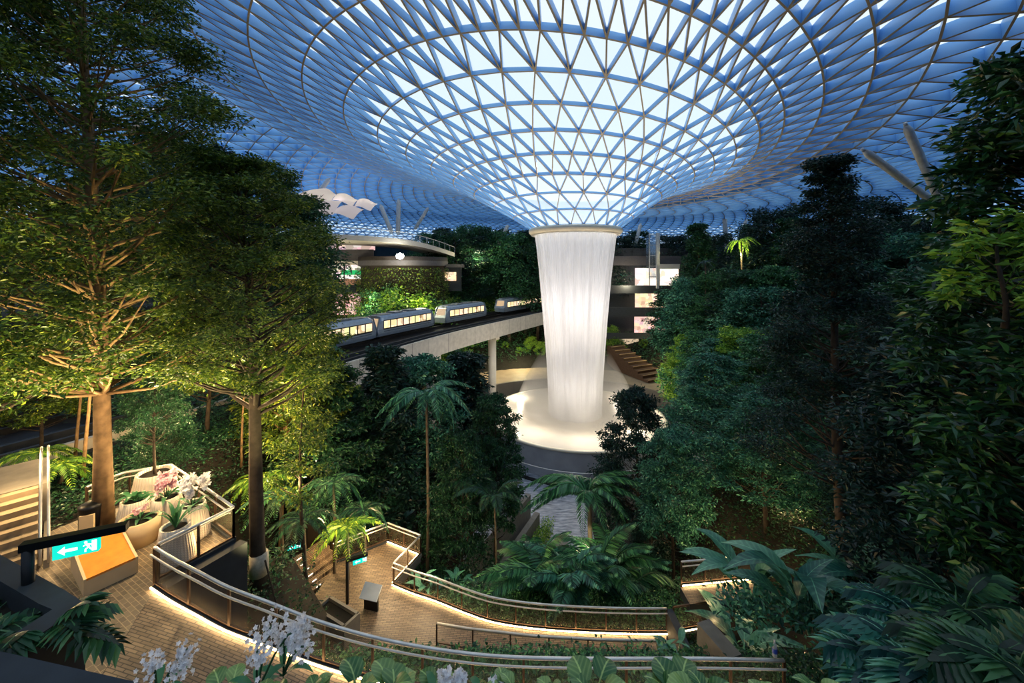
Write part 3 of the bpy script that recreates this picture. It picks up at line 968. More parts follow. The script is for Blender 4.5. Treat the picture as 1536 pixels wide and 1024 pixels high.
# info lectern
c = PZ(556, 915, WZ)
le = empty('information_lectern', (c.x, c.y, WZ), rz=-0.25, label='small tilted information board with pale face beside the lower walkway', cat='sign')
mb = MB(); mb.box((0, 0.05, 0.35), (0.7, 0.12, 0.7)); mb.build('base', M['dark_metal'], le)
mb = MB(); mb.add([(-.45, -.25, .68), (.45, -.25, .68), (.45, .25, 1.08), (-.45, .25, 1.08), (-.45, -.22, .63), (.45, -.22, .63), (.45, .28, 1.03), (-.45, .28, 1.03)], [(0, 1, 2, 3), (7, 6, 5, 4), (0, 4, 5, 1), (1, 5, 6, 2), (2, 6, 7, 3), (3, 7, 4, 0)])
mb.build('board', plain('pale_board', srgb(188, 200, 212), 0.5, 0, 0.08), le)


# exit signs: dark post with arm, teal light box with running man and arrow
def sign_icon(root, w, h, y):
    mb = MB()
    # left pointing arrow
    ax = -w * 0.22
    mb.add([(ax - .30 * h * 1.3, y, 0), (ax - .02 * h, y, .30 * h), (ax - .02 * h, y, .10 * h), (ax + .62 * h, y, .10 * h), (ax + .62 * h, y, -.10 * h), (ax - .02 * h, y, -.10 * h), (ax - .02 * h, y, -.30 * h)], [(0, 6, 5, 4, 3, 2, 1)])
    mb.build('arrow', M['sign_white'], root)
    mb = MB(); cx = w * 0.27
    n = 10; mb.add([(cx - .1 * h + .09 * h * math.cos(2 * PI * k / n), y, .30 * h + .09 * h * math.sin(2 * PI * k / n)) for k in range(n)], [tuple(range(n))])
    def limb(p, q, t):
        p = Vector((cx + p[0] * h, y, p[1] * h)); q = Vector((cx + q[0] * h, y, q[1] * h)); mb.bar(p, q, 0.004, t * h, up=(0, 0, 1) if abs((q - p).normalized().z) < .9 else (1, 0, 0))
    limb((-.04, .18), (.06, -.06), .14); limb((-.03, .17), (-.24, .06), .07); limb((0, .16), (.17, .12), .07); limb((.17, .12), (.24, .0), .06)
    limb((.06, -.06), (-.12, -.16), .08); limb((-.12, -.16), (-.12, -.36), .08); limb((.06, -.06), (.18, -.22), .08); limb((.18, -.22), (.34, -.26), .08)
    mb.build('running_figure', M['sign_white'], root)
    mb = MB(); mb.add([(w * .36, y + .001, -.36 * h), (w * .47, y + .001, -.36 * h), (w * .47, y + .001, .36 * h), (w * .36, y + .001, .36 * h)], [(0, 1, 2, 3)])
    mb.build('doorway_mark', M['sign_white'], root)


def exit_sign(base, hgt, rz, w, h, label, arm=1.4, icon=True, off=0.25):
    r = empty('exit_sign', base, rz=rz, label=label, cat='sign')
    mb = MB(); mb.tube([(0, 0, 0), (0, 0, hgt)], 0.075, 12); mb.build('post', M['dark_metal'], r, True)
    mb = MB(); mb.box((arm / 2 - 0.08, 0, hgt + 0.05), (arm, 0.14, 0.12)); mb.build('arm', M['dark_metal'], r)
    x0 = off + w / 2
    b = empty('light_box', (x0, 0, hgt - h / 2 - 0.01)); b.parent = r
    mb = MB(); mb.box((0, 0, 0), (w, 0.09, h)); mb.build('box', M['sign_green'], b)
    if icon: sign_icon(b, w, h, -0.05)
    return r


sb = P(42, 900, 6.4)
exit_sign((sb.x, sb.y, sb.z - 0.4), 1.22, 0.42, 0.56, 0.24, 'nearer green lit exit sign with arrow on a dark post, by the bench', arm=1.3, off=0.30)
sb = PZ(521, 905, WZ)
exit_sign((sb.x, sb.y, sb.z), 2.0, 0.5, 0.62, 0.24, 'green lit exit sign on a dark post beside the lower walkway', arm=1.0, off=0.25)
sb = P(425, 858, 21.5)
exit_sign((sb.x, sb.y, sb.z), 1.35, 0.5, 0.62, 0.24, 'small distant green exit sign on the wall under the big trees', arm=0.95, off=0.2, icon=True)

# dark timber wall and lit steps left of the lookout
wl = [P(425, 850, 22.5), P(490, 858, 22.0)]
mb = MB(); mb.bar(wl[0] + Vector((0, 1.2, 0)), wl[1] + Vector((0, 1.2, 0)), 0.2, 3.4); tag(mb.build('wall_steps', brick_mat('dark_boards', srgb(62, 48, 38), srgb(50, 38, 30), srgb(20, 16, 14), 3.0, 0.25)), kind='structure')
ss = empty('garden_steps', PZ(496, 868, WZ - .1), rz=-0.5, label='dark timber steps with small tread lights at the left end of the lower walkway', cat='stairs')
for k in range(6):
    mb = MB(); mb.box((-0.3 - 0.32 * k, 0, -0.1 + 0.16 * k), (0.34, 2.0, 0.2)); mb.build('step', M['pave_ramp'], ss)
    mb = MB(); mb.box((-0.12 - 0.32 * k, -0.6, 0.02 + 0.16 * k), (0.03, 0.25, 0.04)); mb.build('tread_light', M['led_white'], ss)

# second lit landing at the right, behind the walkway end
RZ_ = 25 - 14.6
rl = [PZ(1020, 880, RZ_), PZ(1130, 868, RZ_), PZ(1150, 892, RZ_), PZ(1035, 906, RZ_)]
mb = MB(); mb.prism([(p.x, p.y) for p in reversed(rl)], RZ_ - 0.4, RZ_, 1, 0); tag(mb.build('floor_right_landing', [M['pave_ramp'], M['concrete_dark']]), kind='structure')
railing('railing', [PZ(1022, 878, RZ_), PZ(1128, 868, RZ_)], 'short railing with warm light strip half hidden behind leaves, right of the walkway', side=-1, step=1.3)
railing('railing', [PZ(1010, 948, WZ), PZ(1070, 938, WZ + 0.3)], 'short dark railing at the right end of the lower walkway', side=-1, step=1.2, led=True, rail_m='bronze', second=False)
mb = MB(); c = P(1085, 955, 12.5); mb.box((c.x, c.y + .3, c.z - 0.9), (0.5, 1.3, 1.2), 0.3); tag(mb.build('trim_1', M['concrete']), kind='structure')

# dark planter walls at the bottom left
pl_ = empty('planter_bed', (-8.5, 5.5, 15.5), label='large dark concrete planter at the lower left, in front of the bench', cat='planter')
mb = MB()
poly = [(2.1, 0.5), (1.52, 0.75), (-3.5, 2.7), (-4.5, -2.5), (1.6, -2.5)]
inn_ = [(1.72, 0.4), (1.4, 0.5), (-3.3, 2.3), (-4.2, -2.3), (1.25, -2.3)]
n = 5
vs = [(x, y, 0) for x, y in poly] + [(x, y, 4.5) for x, y in poly] + [(x, y, 4.5) for x, y in inn_] + [(x, y, 4.1) for x, y in inn_]
fs = []
for i in range(n):
    j = (i + 1) % n
    fs += [(j, i, n + i, n + j), (n + j, n + i, 2 * n + i, 2 * n + j), (2 * n + j, 2 * n + i, 3 * n + i, 3 * n + j)]
mb.add(vs, fs); mb.build('wall', M['concrete_dark'], pl_)
mb = MB(); mb.add([(x, y, 4.15) for x, y in inn_], [tuple(range(n - 1, -1, -1))]); mb.build('soil', M['soil'], pl_)
fg = empty('planter_ledge', (0, 0, 20.5), label='dark planter ledge at the very bottom edge of the photo', cat='planter')
mb = MB(); mb.prism([(-5.2, 3.75), (-5.2, 2.2), (5.5, 2.2), (5.5, 2.9), (-1.8, 2.95), (-3.0, 3.35)], 0, 1.02); mb.build('wall', M['concrete_dark'], fg)

# water bottle left on the end of the railing
wb = P(1162, 984, 10.2)
bo = empty('water_bottle', wb, label='small clear plastic water bottle standing on the end of the long railing', cat='bottle')
mb = MB(); mb.lathe([(0.01, 0), (0.055, 0.0), (0.06, 0.03), (0.055, 0.1), (0.06, 0.2), (0.05, 0.3), (0.02, 0.36), (0.02, 0.38)], seg=16); mb.build('body', see_through('clear_plastic', srgb(220, 230, 240), 0.45, 0.1), bo, True)
mb = MB(); mb.lathe([(0.062, 0.1), (0.062, 0.22)], seg=16); mb.build('wrapper', plain('blue_wrapper', srgb(60, 90, 190), 0.4), bo, True)
mb = MB(); mb.lathe([(0.024, 0.37), (0.024, 0.41), (0.01, 0.412)], seg=12); mb.build('cap', M['white_metal'], bo, True)

# ------------------------------------------------------------------ monorail bridge and trains
BZ = 25 - 9.3
edge = spline([(-27.0, 14, BZ), (-23.5, 22.0, BZ), (-20.6, 28.5, BZ), (-13.8, 47.5, BZ), (-7.1, 63, BZ), (7.3, 89, BZ), (13, 97.5, BZ)], 8)
br = empty('monorail_bridge', (-7.1, 63, BZ), label='white sided elevated train bridge passing behind the waterfall', cat='bridge')
o = Vector((-7.1, 63, BZ))
Le = [p - o for p in edge]
LB = offset_poly(Le, 10.8)
def strip(mb, A_, B_, za, zb, m=0):
    for i in range(len(A_) - 1):
        mb.add([A_[i] + Vector((0, 0, za)), A_[i + 1] + Vector((0, 0, za)), B_[i + 1] + Vector((0, 0, zb)), B_[i] + Vector((0, 0, zb))], [(0, 1, 2, 3)], m)
mb = MB(); strip(mb, Le, Le, 0.0, -2.7); Lu = offset_poly(Le, 0.3); strip(mb, Le, Lu, 0.0, 0.0); strip(mb, Lu, Lu, 0, -2.7); strip(mb, Le, LB, -2.7, -2.7)
mb.build('fascia', brick_mat('fascia_panels', srgb(228, 222, 210), srgb(218, 212, 200), srgb(150, 146, 140), 2.2, 9.0, 0.5, 0, 0.02), br)
mb = MB(); strip(mb, Lu, LB, -0.55, -0.55); mb.build('deck', M['dark_metal'], br)
mb = MB(); strip(mb, LB, LB, 0.0, -2.7); mb.build('far_parapet', M['concrete_dark'], br)
for off in (1.8, 3.4, 7.1, 8.7):
    mb = MB(); L_ = offset_poly(Le, off)
    for a, b in zip(L_, L_[1:]): mb.bar(a + Vector((0, 0, -0.35)), b + Vector((0, 0, -0.35)), 0.28, 0.4)
    mb.build('running_beam', M['concrete_dark'] if off < 4 else M['dark_metal'], br)
for q, hh in ((P(746, 520, 72.5), 0), (P(655, 545, 56), 0), (P(560, 545, 43.5), 0)):
    c = empty('bridge_pier', (q.x - 1.0, q.y + 1.2, 0), label={0: 'round pale pier under the train bridge, the one nearest the waterfall', 1: 'pale pier under the train bridge behind the dark conical tree', 2: 'pale pier under the left end of the train bridge'}[[746, 655, 560].index(round(q.x / q.y * F + HX))], cat='pier')
    mb = MB(); mb.tube([(0, 0, 0), (0, 0, BZ - 3.3)], 0.75, 20); mb.build('shaft', M['white_wall'], c, True)
    mb = MB(); mb.box((-1.2, .6, BZ - 3.1), (5.0, 1.4, 0.7), -0.45); mb.build('crosshead', M['white_wall'], c)


CAR_L = 13.0


def train_car(label, front=True):
    """x along the car, front at -x; 9.2 x 2.7 x 3.3"""
    r = empty('train_car', label=label, cat='train', group='driverless train cars on the bridge')
    L, W, H = CAR_L, 2.7, 3.2
    prof = [(-W / 2 + .1, 0.3), (-W / 2, 0.7), (-W / 2, 1.2), (-W / 2 - .02, 1.25), (-W / 2 - .02, 2.45), (-W / 2, 2.5), (-W / 2 + .18, 2.9), (-W / 2 + .5, 3.12), (W / 2 - .5, 3.12), (W / 2 - .18, 2.9), (W / 2, 2.5), (W / 2 + .02, 2.45), (W / 2 + .02, 1.25), (W / 2, 1.2), (W / 2, .7), (W / 2 - .1, .3)]
    xsn = [-L / 2, -L / 2 + 0.5, -L / 2 + 1.1, L / 2 - 1.1, L / 2 - 0.5, L / 2]
    kk = [0.0, 0.6, 1, 1, 0.6, 0.0]
    vs = []
    for x, k in zip(xsn, kk):
        for y, z in prof:
            sl = (1 - k) * (0.9 if z < 1.3 else 0.0)
            xx = x + (sl * -0.15 if x < 0 else sl * 0.15)
            vs.append((xx + ((0.7 * (z - 1.2) / 2 * (1 - k)) if z > 1.2 else 0) * (1 if x < 0 else -1), y * (0.9 + .1 * k), 0.3 + (z - .3) * (0.93 + 0.07 * k)))
    n = len(prof); fs = []
    for i in range(len(xsn) - 1):
        for j in range(n):
            fs.append((i * n + j, i * n + (j + 1) % n, (i + 1) * n + (j + 1) % n, (i + 1) * n + j))
    fs += [tuple(range(n - 1, -1, -1)), tuple((len(xsn) - 1) * n + j for j in range(n))]
    mb = MB(); mb.add(vs, fs); mb.build('body', TM['silver'], r)
    mb = MB(); mb.box((0, 0, 3.13), (L - 2.4, 1.7, 0.16)); mb.box((-1.6, 0, 3.25), (1.8, 1.4, 0.18)); mb.box((1.6, 0, 3.25), (1.8, 1.4, 0.18)); mb.build('roof_unit', TM['roofgrey'], r)
    for s in (-1, 1):
        mb = MB(); mb.box((0, s * (W / 2 + .03), 1.85), (L - 2.0, 0.04, 1.3)); mb.build('window_band', M['dark_metal'], r)
        for k in range(8):
            mb = MB(); mb.box((-L / 2 + 1.65 + k * 1.386, s * (W / 2 + .055), 1.88), (1.15, 0.02, 1.0)); mb.build('window', M['train_light'], r)
        mb = MB(); mb.box((0, s * (W / 2 + .02), 0.95), (L - 2.2, 0.04, 0.12)); mb.build('stripe', TM['roofgrey'], r)
    for s in (-1, 1):
        x0 = s * (L / 2 - 0.0)
        mb = MB(); mb.add([(x0 - s * .03 + s * .06, -1.0, 1.3), (x0 - s * .03 + s * .06, 1.0, 1.3), (x0 - s * .58 + s * .06, .85, 2.72), (x0 - s * .58 + s * .06, -.85, 2.72)], [(0, 1, 2, 3)]); mb.build('windscreen', TM['screen'], r)
        mb = MB(); mb.tube([(x0 + s * .04, -1.24, .5), (x0 + s * .05, -1.24, 1.3), (x0 - s * .55, -1.16, 2.9), (x0 - s * .6, 0, 3.06), (x0 - s * .55, 1.16, 2.9), (x0 + s * .05, 1.24, 1.3), (x0 + s * .04, 1.24, .5)], 0.11, 6); mb.build('end_frame', TM['silver'], r, True)
    mb = MB(); mb.box((0, 0, 0.15), (L - 1.5, 1.8, 0.35)); mb.build('underframe', M['dark_metal'], r)
    return r


TM = {'silver': plain('train_silver', srgb(150, 164, 178), 0.35, 0.35), 'roofgrey': plain('train_roof', srgb(96, 108, 120), 0.5, 0.2),
      'screen': plain('train_screen', srgb(40, 44, 50), 0.1, 0, 0.1, 1.0, 0.8, 0.5, (1.0, 0.7, 0.4))}
TL = offset_poly(edge, 7.9)


def along(L, s):
    acc = 0
    for a, b in zip(L, L[1:]):
        l = (b - a).length
        if acc + l >= s:
            q = a.lerp(b, (s - acc) / l); t = (b - a).normalized(); return q, math.atan2(t.y, t.x)
        acc += l
    return L[-1], 0


def find_s(px):
    best = min(range(0, 900), key=lambda k: abs((along(TL, k * 0.1)[0].x / max(1, along(TL, k * 0.1)[0].y)) * F + HX - px))
    return best * 0.1


tc0 = train_car('grey train car at the left end, half hidden by the trees')
cars = [(498, None), (603, 'grey train car with lit windows, second from the left on the bridge'), (693, 'grey train car in the middle of the bridge, third from the left'),
        (772, 'fourth grey train car, just left of the waterfall'), (812, 'last grey train car, disappearing behind the waterfall')]
prev_s = None
for k, (px, lab) in enumerate(cars):
    s = find_s(px)
    if prev_s is not None: s = max(s, prev_s + CAR_L + .5)
    prev_s = s
    q, rz = along(TL, s)
    loc = (q.x, q.y, BZ - 0.15)
    if k == 0:
        tc0.location = loc; tc0.rotation_euler = (0, 0, rz)
    else:
        dup(tc0, loc, rz, label=lab)

# ------------------------------------------------------------------ terraced buildings behind
def arc_slab(mb, pts, depth_vec, th, m=0):
    for a, b in zip(pts, pts[1:]):
        a, b = Vector(a), Vector(b); dv = Vector(depth_vec); dn = Vector((0, 0, -th))
        vs = [a, b, b + dv, a + dv, a + dn, b + dn, b + dv + dn, a + dv + dn]
        mb.add(vs, [(0, 1, 2, 3), (7, 6, 5, 4), (0, 4, 5, 1), (1, 5, 6, 2), (2, 6, 7, 3), (3, 7, 4, 0)], m)


# left: park slab with white rim and glass guard
pk = empty('park_terrace', P(560, 355, 76), label='curved white edged terrace slab with glass guard, left of the waterfall under the roof', cat='terrace')
o = Vector(pk.location)
ed = spline([P(452, 350, 66) - o, P(520, 352, 70) - o, P(600, 358, 76) - o, P(645, 367, 83) - o, P(682, 379, 92) - o], 6)
mb = MB(); arc_slab(mb, ed, (-6, 14, 0), 0.9); mb.build('slab', plain('white_rim', srgb(186, 182, 176), 0.5, 0, 0.06), pk)
mb = MB(); strip(mb, ed, ed, 0.0, 1.3); mb.build('glass_guard', M['glass'], pk)
mb = MB(); mb.tube([p + Vector((0, 0, 1.3)) for p in ed], 0.05, 6); mb.build('guard_rail', M['white_metal'], pk)
for p in resample(ed, 2.2):
    mb = MB(); mb.box(p + Vector((0, 0.05, 0.65)), (0.06, 0.06, 1.3)); mb.build('guard_post', M['white_metal'], pk)

lb = empty('shop_building', P(500, 420, 84), label='tiered shop building with lit shopfronts, left of the waterfall behind the trains', cat='building')
o = Vector(lb.location)
def R_(px, py, d): return P(px, py, d) - o
def panel(name, x0, y0, x1, y1, d, mat, par, dd=0.0):
    mb = MB(); a, b, c, e = R_(x0, y1, d), R_(x1, y1, d + dd), R_(x1, y0, d + dd), R_(x0, y0, d)
    mb.add([a, b, c, e, a + Vector((0, .3, 0)), b + Vector((0, .3, 0)), c + Vector((0, .3, 0)), e + Vector((0, .3, 0))], [(0, 1, 2, 3), (7, 6, 5, 4), (0, 4, 5, 1), (1, 5, 6, 2), (2, 6, 7, 3), (3, 7, 4, 0)])
    return mb.build(name, mat, par)
grey_f = plain('grey_fascia', srgb(84, 82, 86), 0.7, 0, 0.12)
panel('garden_lights', 470, 366, 562, 375, 88, shop_mat('garden_lights', (1.0, 0.66, 0.6), 0.9, 0.6), lb)
panel('upper_band', 440, 374, 560, 392, 83, grey_f, lb)
panel('ceiling_band', 470, 391, 556, 397, 82.6, M['white_wall'], lb)
panel('shopfront', 466, 397, 552, 428, 84, M['shop_white'], lb)
panel('green_fascia_sign', 512, 405, 549, 412, 82.9, emissive('green_shop_sign', srgb(40, 160, 90), 1.2), lb)
panel('counter', 490, 418, 540, 427, 82.5, plain('shop_counter', srgb(200, 150, 130), 0.6), lb)
panel('lower_band', 440, 427, 560, 440, 82.4, M['concrete_dark'], lb)
panel('lower_shopfront', 500, 440, 548, 472, 84, M['shop_pink'], lb)
panel('base_band', 440, 472, 560, 500, 82.4, M['concrete_dark'], lb)
mb = MB(); mb.box((-4, 8, -12), (34, 12, 30)); mb.build('core', M['concrete_dark'], lb)

# the rounded mass that carries the green wall
gw = empty('green_wall_tower', P(612, 470, 84), label='round building bay covered with climbing plants under a bright floodlight', cat='building')
o = Vector(gw.location)
c0 = Vector((-1.5, 2.5, 0))
mb = MB(); mb.lathe([(8.8, -22), (8.8, 9.8), (9.3, 10.0), (9.3, 11.8), (0.1, 11.9)], c0, 48); mb.build('wall', plain('dark_tower', srgb(58, 52, 48), 0.8, 0, 0.2), gw, True)
mb = MB(); mb.lathe([(9.36, 10.0), (9.36, 11.0)], c0, 48); mb.build('soffit_band', grey_f, gw, True)
ru = empty('ruin_pavilion', P(668, 430, 86), label='small lit pavilion opening between the green wall and the forest', cat='building'); o = Vector(ru.location)
panel('recess', 645, 396, 692, 436, 87, M['concrete_dark'], ru); panel('lit_opening', 664, 408, 684, 421, 86.6, M['shop_warm'], ru)
panel('roof_slab', 640, 396, 696, 401, 85.5, plain('slab_grey', srgb(96, 92, 86), 0.7), ru); panel('column', 646, 400, 652, 440, 86, M['concrete'], ru)

# right of the fall: stacked balconies with lit interiors and a glass lift
rb = empty('balcony_building', P(975, 450, 92), label='stacked balcony building with lit shops just right of the waterfall', cat='building'); o = Vector(rb.location)
panel('core_wall', 905, 372, 1040, 560, 96, M['concrete_dark'], rb)
panel('upper_fascia', 905, 384, 1022, 398, 92, grey_f, rb)
panel('shopfront', 953, 402, 1018, 428, 93, M['shop_white'], rb)
panel('awning', 985, 396, 1020, 403, 91.5, M['white_wall'], rb)
panel('balcony_band', 905, 428, 1028, 440, 91, M['concrete_dark'], rb)
panel('middle_shopfront', 953, 440, 1004, 461, 93, M['shop_warm'], rb)
panel('second_balcony_band', 905, 461, 1020, 474, 90.5, M['concrete_dark'], rb)
panel('lower_shopfront', 952, 475, 998, 499, 93, M['shop_pink'], rb)
panel('third_balcony_band', 905, 499, 1005, 508, 90, M['concrete_dark'], rb)
panel('passage', 930, 508, 958, 525, 94, emissive('passage_glow', (1.0, 0.75, 0.5), 0.5), rb)
lf = empty('glass_lift', P(979, 428, 89), label='tall glass lift shaft with steel column standing before the lit shop, right of the waterfall', cat='lift')
mb = MB(); mb.box((0, 0, 6.4), (2.2, 2.2, 9.6)); mb.build('shaft', see_through('lift_glass', (0.7, 0.82, 0.92), 0.3, 0.1, gloss=1), lf)
for sx in (-1.1, 1.1):
    mb = MB(); mb.box((sx, -1.1, 5.8), (0.16, 0.16, 11.6)); mb.build('post', M['steel'], lf)
mb = MB(); mb.box((0.6, -1.3, 5.5), (0.5, 0.5, 12.2)); mb.build('column', M['steel'], lf)
for k in range(5):
    mb = MB(); mb.box((0, -1.1, 2.0 + 2.3 * k), (2.2, 0.1, 0.12)); mb.build('crossbar', M['steel'], lf)

# sloping seating steps right of the pool
sg = empty('seating_steps', PZ(985, 570, 3.2), rz=0.45, label='dark timber seating steps with pale edges at the foot of the balcony building', cat='steps')
for k in range(9):
    mb = MB(); mb.box((0, 1.5 * k, 0.25 + 0.27 * k), (6.0 - .25 * k, 1.45, 0.5 + 0.54 * k)); mb.build('step', plain('step_timber', srgb(74, 52, 38), 0.7, 0, 0.2) if k == 0 else bpy.data.materials['step_timber'], sg)
    mb = MB(); mb.box((0, 1.5 * k - 0.74, 0.48 + 0.54 * k), (6.0 - .25 * k, 0.08, 0.1)); mb.build('edge_strip', plain('strip_pale', srgb(196, 166, 128), 0.6) if k == 0 else bpy.data.materials['strip_pale'], sg)

# slanted roof props
props = [((1410, 302, 35), (1359, 188, 33), 0.32, 'right-hand slanted white steel prop under the roof, partly behind the glossy leaves'),
         ((1402, 304, 37), (1296, 226, 35), 0.32, 'long white slanted steel prop under the roof, leaning left above the right-hand trees'),
         ((1091, 392, 100), (1085, 298, 100), 0.55, 'upright steel prop under the roof above the lit palm'),
         ((1196, 312, 75), (1170, 282, 75), 0.4, 'short slanted steel prop left of the tall dark conical tree'),
         ((1110, 360, 100), (1127, 306, 100), 0.4, 'thin slanted prop just right of the upright prop'),
         ((588, 350, 88), (571, 308, 88), 0.45, 'left leg of the V-shaped roof prop above the curved terrace'),
         ((597, 352, 92), (598, 300, 92), 0.5, 'upright steel prop of the group above the curved terrace'),
         ((622, 344, 95), (642, 312, 95), 0.4, 'right slanting prop of the group above the curved terrace'),
         ((747, 366, 96), (762, 338, 96), 0.45, 'short slanted prop just left of the water collar'),
         ((952, 372, 100), (961, 336, 100), 0.45, 'slanted prop just right of the water collar'),
         ((470, 300, 72), (494, 268, 72), 0.4, 'slanted prop beside the hanging white sails'),
         ((196, 200, 36), (213, 176, 36), 0.3, 'short piece of white prop showing through the big left tree')]
for (a, b, r, lab) in props:
    pa, pb = P(*a), P(*b)
    pb = pa + (pb - pa) * 1.0
    t_ = empty('roof_prop', pa, label=lab, cat='prop')
    mb = MB(); mb.tube([(0, 0, 0), (pb - pa) * 0.06, (pb - pa) * 0.94, pb - pa], [r * .45, r, r, r * .5], 12); mb.build('shaft', M['white_metal'], t_, True)
    mb = MB(); mb.tube([pb - pa, (pb - pa) * 1.03], r * 0.45, 8); mb.build('node', M['steel'], t_, True)

# hanging white sails on the left
sails = [([(484, 283), (506, 290), (496, 299), (440, 292)], 'small white hanging sail at the top of the group under the roof'),
         ([(509, 290), (538, 298), (529, 306), (498, 299)], 'white hanging sail in the middle of the upper row'),
         ([(540, 298), (567, 304), (556, 313), (531, 309)], 'white hanging sail at the right end of the group'),
         ([(440, 299), (514, 299), (500, 319), (430, 318)], 'largest white hanging sail, lower left of the group'),
         ([(515, 308), (546, 312), (530, 326), (497, 319)], 'lowest white hanging sail of the group')]
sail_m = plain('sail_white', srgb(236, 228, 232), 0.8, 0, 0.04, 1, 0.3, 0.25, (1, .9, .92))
for q, lab in sails:
    pts = [PZ(x, y, CZ + 12.2) for x, y in q]
    o = pts[0]; nn_ = 8; vs = []
    for i in range(nn_ + 1):
        for j in range(nn_ + 1):
            u, v = i / nn_, j / nn_
            p = pts[0] * (1 - u) * (1 - v) + pts[1] * u * (1 - v) + pts[2] * u * v + pts[3] * (1 - u) * v
            vs.append(p - o + Vector((0, 0, 0.25 * math.sin(u * 5) + 0.2 * math.sin(v * 4))))
    mb = MB(); mb.add(vs, [(i * 9 + j, i * 9 + j + 1, i * 9 + j + 10, i * 9 + j + 9) for i in range(8) for j in range(8)])
    tag(mb.build('shade_sail', sail_m, None, True, o), lab, 'shade sail', 'white sails hung under the roof')
#__PART3__
# ------------------------------------------------------------------ plant generators
def unit(a):
    return a / np.maximum(np.linalg.norm(a, axis=-1, keepdims=True), 1e-9)


def leaf_quads(pos, dirv, nrm, L, W, fold=0.18, droop=0.12):
    d = unit(dirv); s = unit(np.cross(d, nrm)); n = np.cross(s, d)
    L = L[:, None]; W = W[:, None]
    v0 = pos; v1 = pos + d * L * .45 + s * W * .5 + n * W * fold
    v2 = pos + d * L - n * L * droop; v3 = pos + d * L * .45 - s * W * .5 + n * W * fold
    V = np.stack([v0, v1, v2, v3], 1).reshape(-1, 3)
    F_ = (np.arange(len(pos)) * 4)[:, None] + np.array([[0, 1, 2, 3]])
    return V, F_


def pad_leaves(rng, pads, lpp, leaf, aspect=0.45, up=0.8):
    """leaf quads filling flattened ellipsoid pads: (centre, rx, rz)"""
    allV, allF, off = [], [], 0
    for c, rx, rz in pads:
        n = max(6, int(lpp * rng.uniform(.75, 1.25)))
        u = unit(rng.normal(size=(n, 3))); r = rng.uniform(0.25, 1.0, n) ** 0.5
        p = u * r[:, None] * np.array([rx, rx, rz])
        # break the outline into sub-tufts
        tu = unit(rng.normal(size=(7, 3))) * np.array([rx, rx, rz]) * .8
        k = rng.integers(0, 7, n); p = p * .55 + tu[k] * .5 + rng.normal(size=(n, 3)) * np.array([rx, rx, rz]) * .1
        d = unit(p / np.array([rx, rx, rz]) + rng.normal(size=(n, 3)) * .7); d[:, 2] = d[:, 2] * .4 - .1
        nr = rng.normal(size=(n, 3)) * .45; nr[:, 2] += up
        L = leaf * rng.uniform(.7, 1.3, n)
        V_, F_ = leaf_quads(p + np.array(c), d, nr, L, L * aspect)
        allV.append(V_); allF.append(F_ + off); off += len(V_)
    return np.concatenate(allV), np.concatenate(allF)


def tree_meshes(seed, H, cb, prof, npads, pad, leaf, lpp, tr, lean=(0, 0), flat=.42, aspect=.45, fork=False, name='tree', bark=None, lm=None, wob=.25):
    """trunk+limbs mesh and crown mesh; base at the origin, height H, crown from cb*H, prof(u) crown radius"""
    rng = np.random.default_rng(seed)
    ks = 9
    path = []
    ph = rng.uniform(0, 6)
    for k in range(ks):
        t = k / (ks - 1)
        path.append(Vector((lean[0] * t + wob * math.sin(2.3 * t * 2 + ph) * t, lean[1] * t + wob * math.cos(1.9 * t * 2 + ph) * t, H * .96 * t)))
    rad = [tr * (1.25 if k == 0 else 1.0) * (1 - .8 * (k / (ks - 1)) ** 1.2) + .012 for k in range(ks)]
    mb = MB(); mb.tube(path, rad, 9)
    def at_h(z):
        t = max(0, min(.999, z / (H * .96))) * (ks - 1); i = int(t); return path[i].lerp(path[i + 1], t - i)
    pads = []
    for k in range(npads):
        u = (k + .5) / npads
        z = H * (cb + (1 - cb) * u); az = k * 2.39996 + rng.uniform(-.5, .5)
        R = prof(u) * (rng.uniform(.35, 1.0) ** .6)
        c0 = at_h(z - .25 * R); c = at_h(z) + Vector((R * math.cos(az), R * math.sin(az), rng.uniform(-.15, .15)))
        c1 = at_h(max(H * .2, z - .45 * R - .3))
        s = pad * rng.uniform(.7, 1.3) * (.55 + .45 * prof(u) / max(prof(q / 10) for q in range(11)))
        if R > .25:
            mid_ = c1.lerp(c, .5) + Vector((0, 0, -.06 * R))
            rr = max(.015, tr * .28 * (1 - .5 * u))
            mb.tube([c1, mid_, c], [rr, rr * .6, rr * .22], 5, cap=False)
        pads.append(((c.x, c.y, c.z), s, s * flat))
    V_, F_ = pad_leaves(rng, pads, lpp, leaf, aspect)
    me_t = bpy.data.meshes.new(name + '_trunk'); me_t.from_pydata(mb.v, [], mb.f); me_t.materials.append(bark or M['bark_dark'])
    me_t.polygons.foreach_set('use_smooth', [True] * len(mb.f)); me_t.update()
    me_c = np_mesh(name + '_crown', V_, [F_], lm or M['lf_deep'])
    return me_t, me_c


def plant_tree(name, meshes, loc, label, group=None, rz=0.0, scale=1.0, lm=None, bark=None, cat='tree'):
    r = empty(name, loc, rz, label, cat, group, None, scale)
    a = link('trunk', meshes[0], r); b = link('crown', meshes[1], r)
    if lm:
        b.material_slots[0].link = 'OBJECT'; b.material_slots[0].material = lm
    if bark:
        a.material_slots[0].link = 'OBJECT'; a.material_slots[0].material = bark
    return r


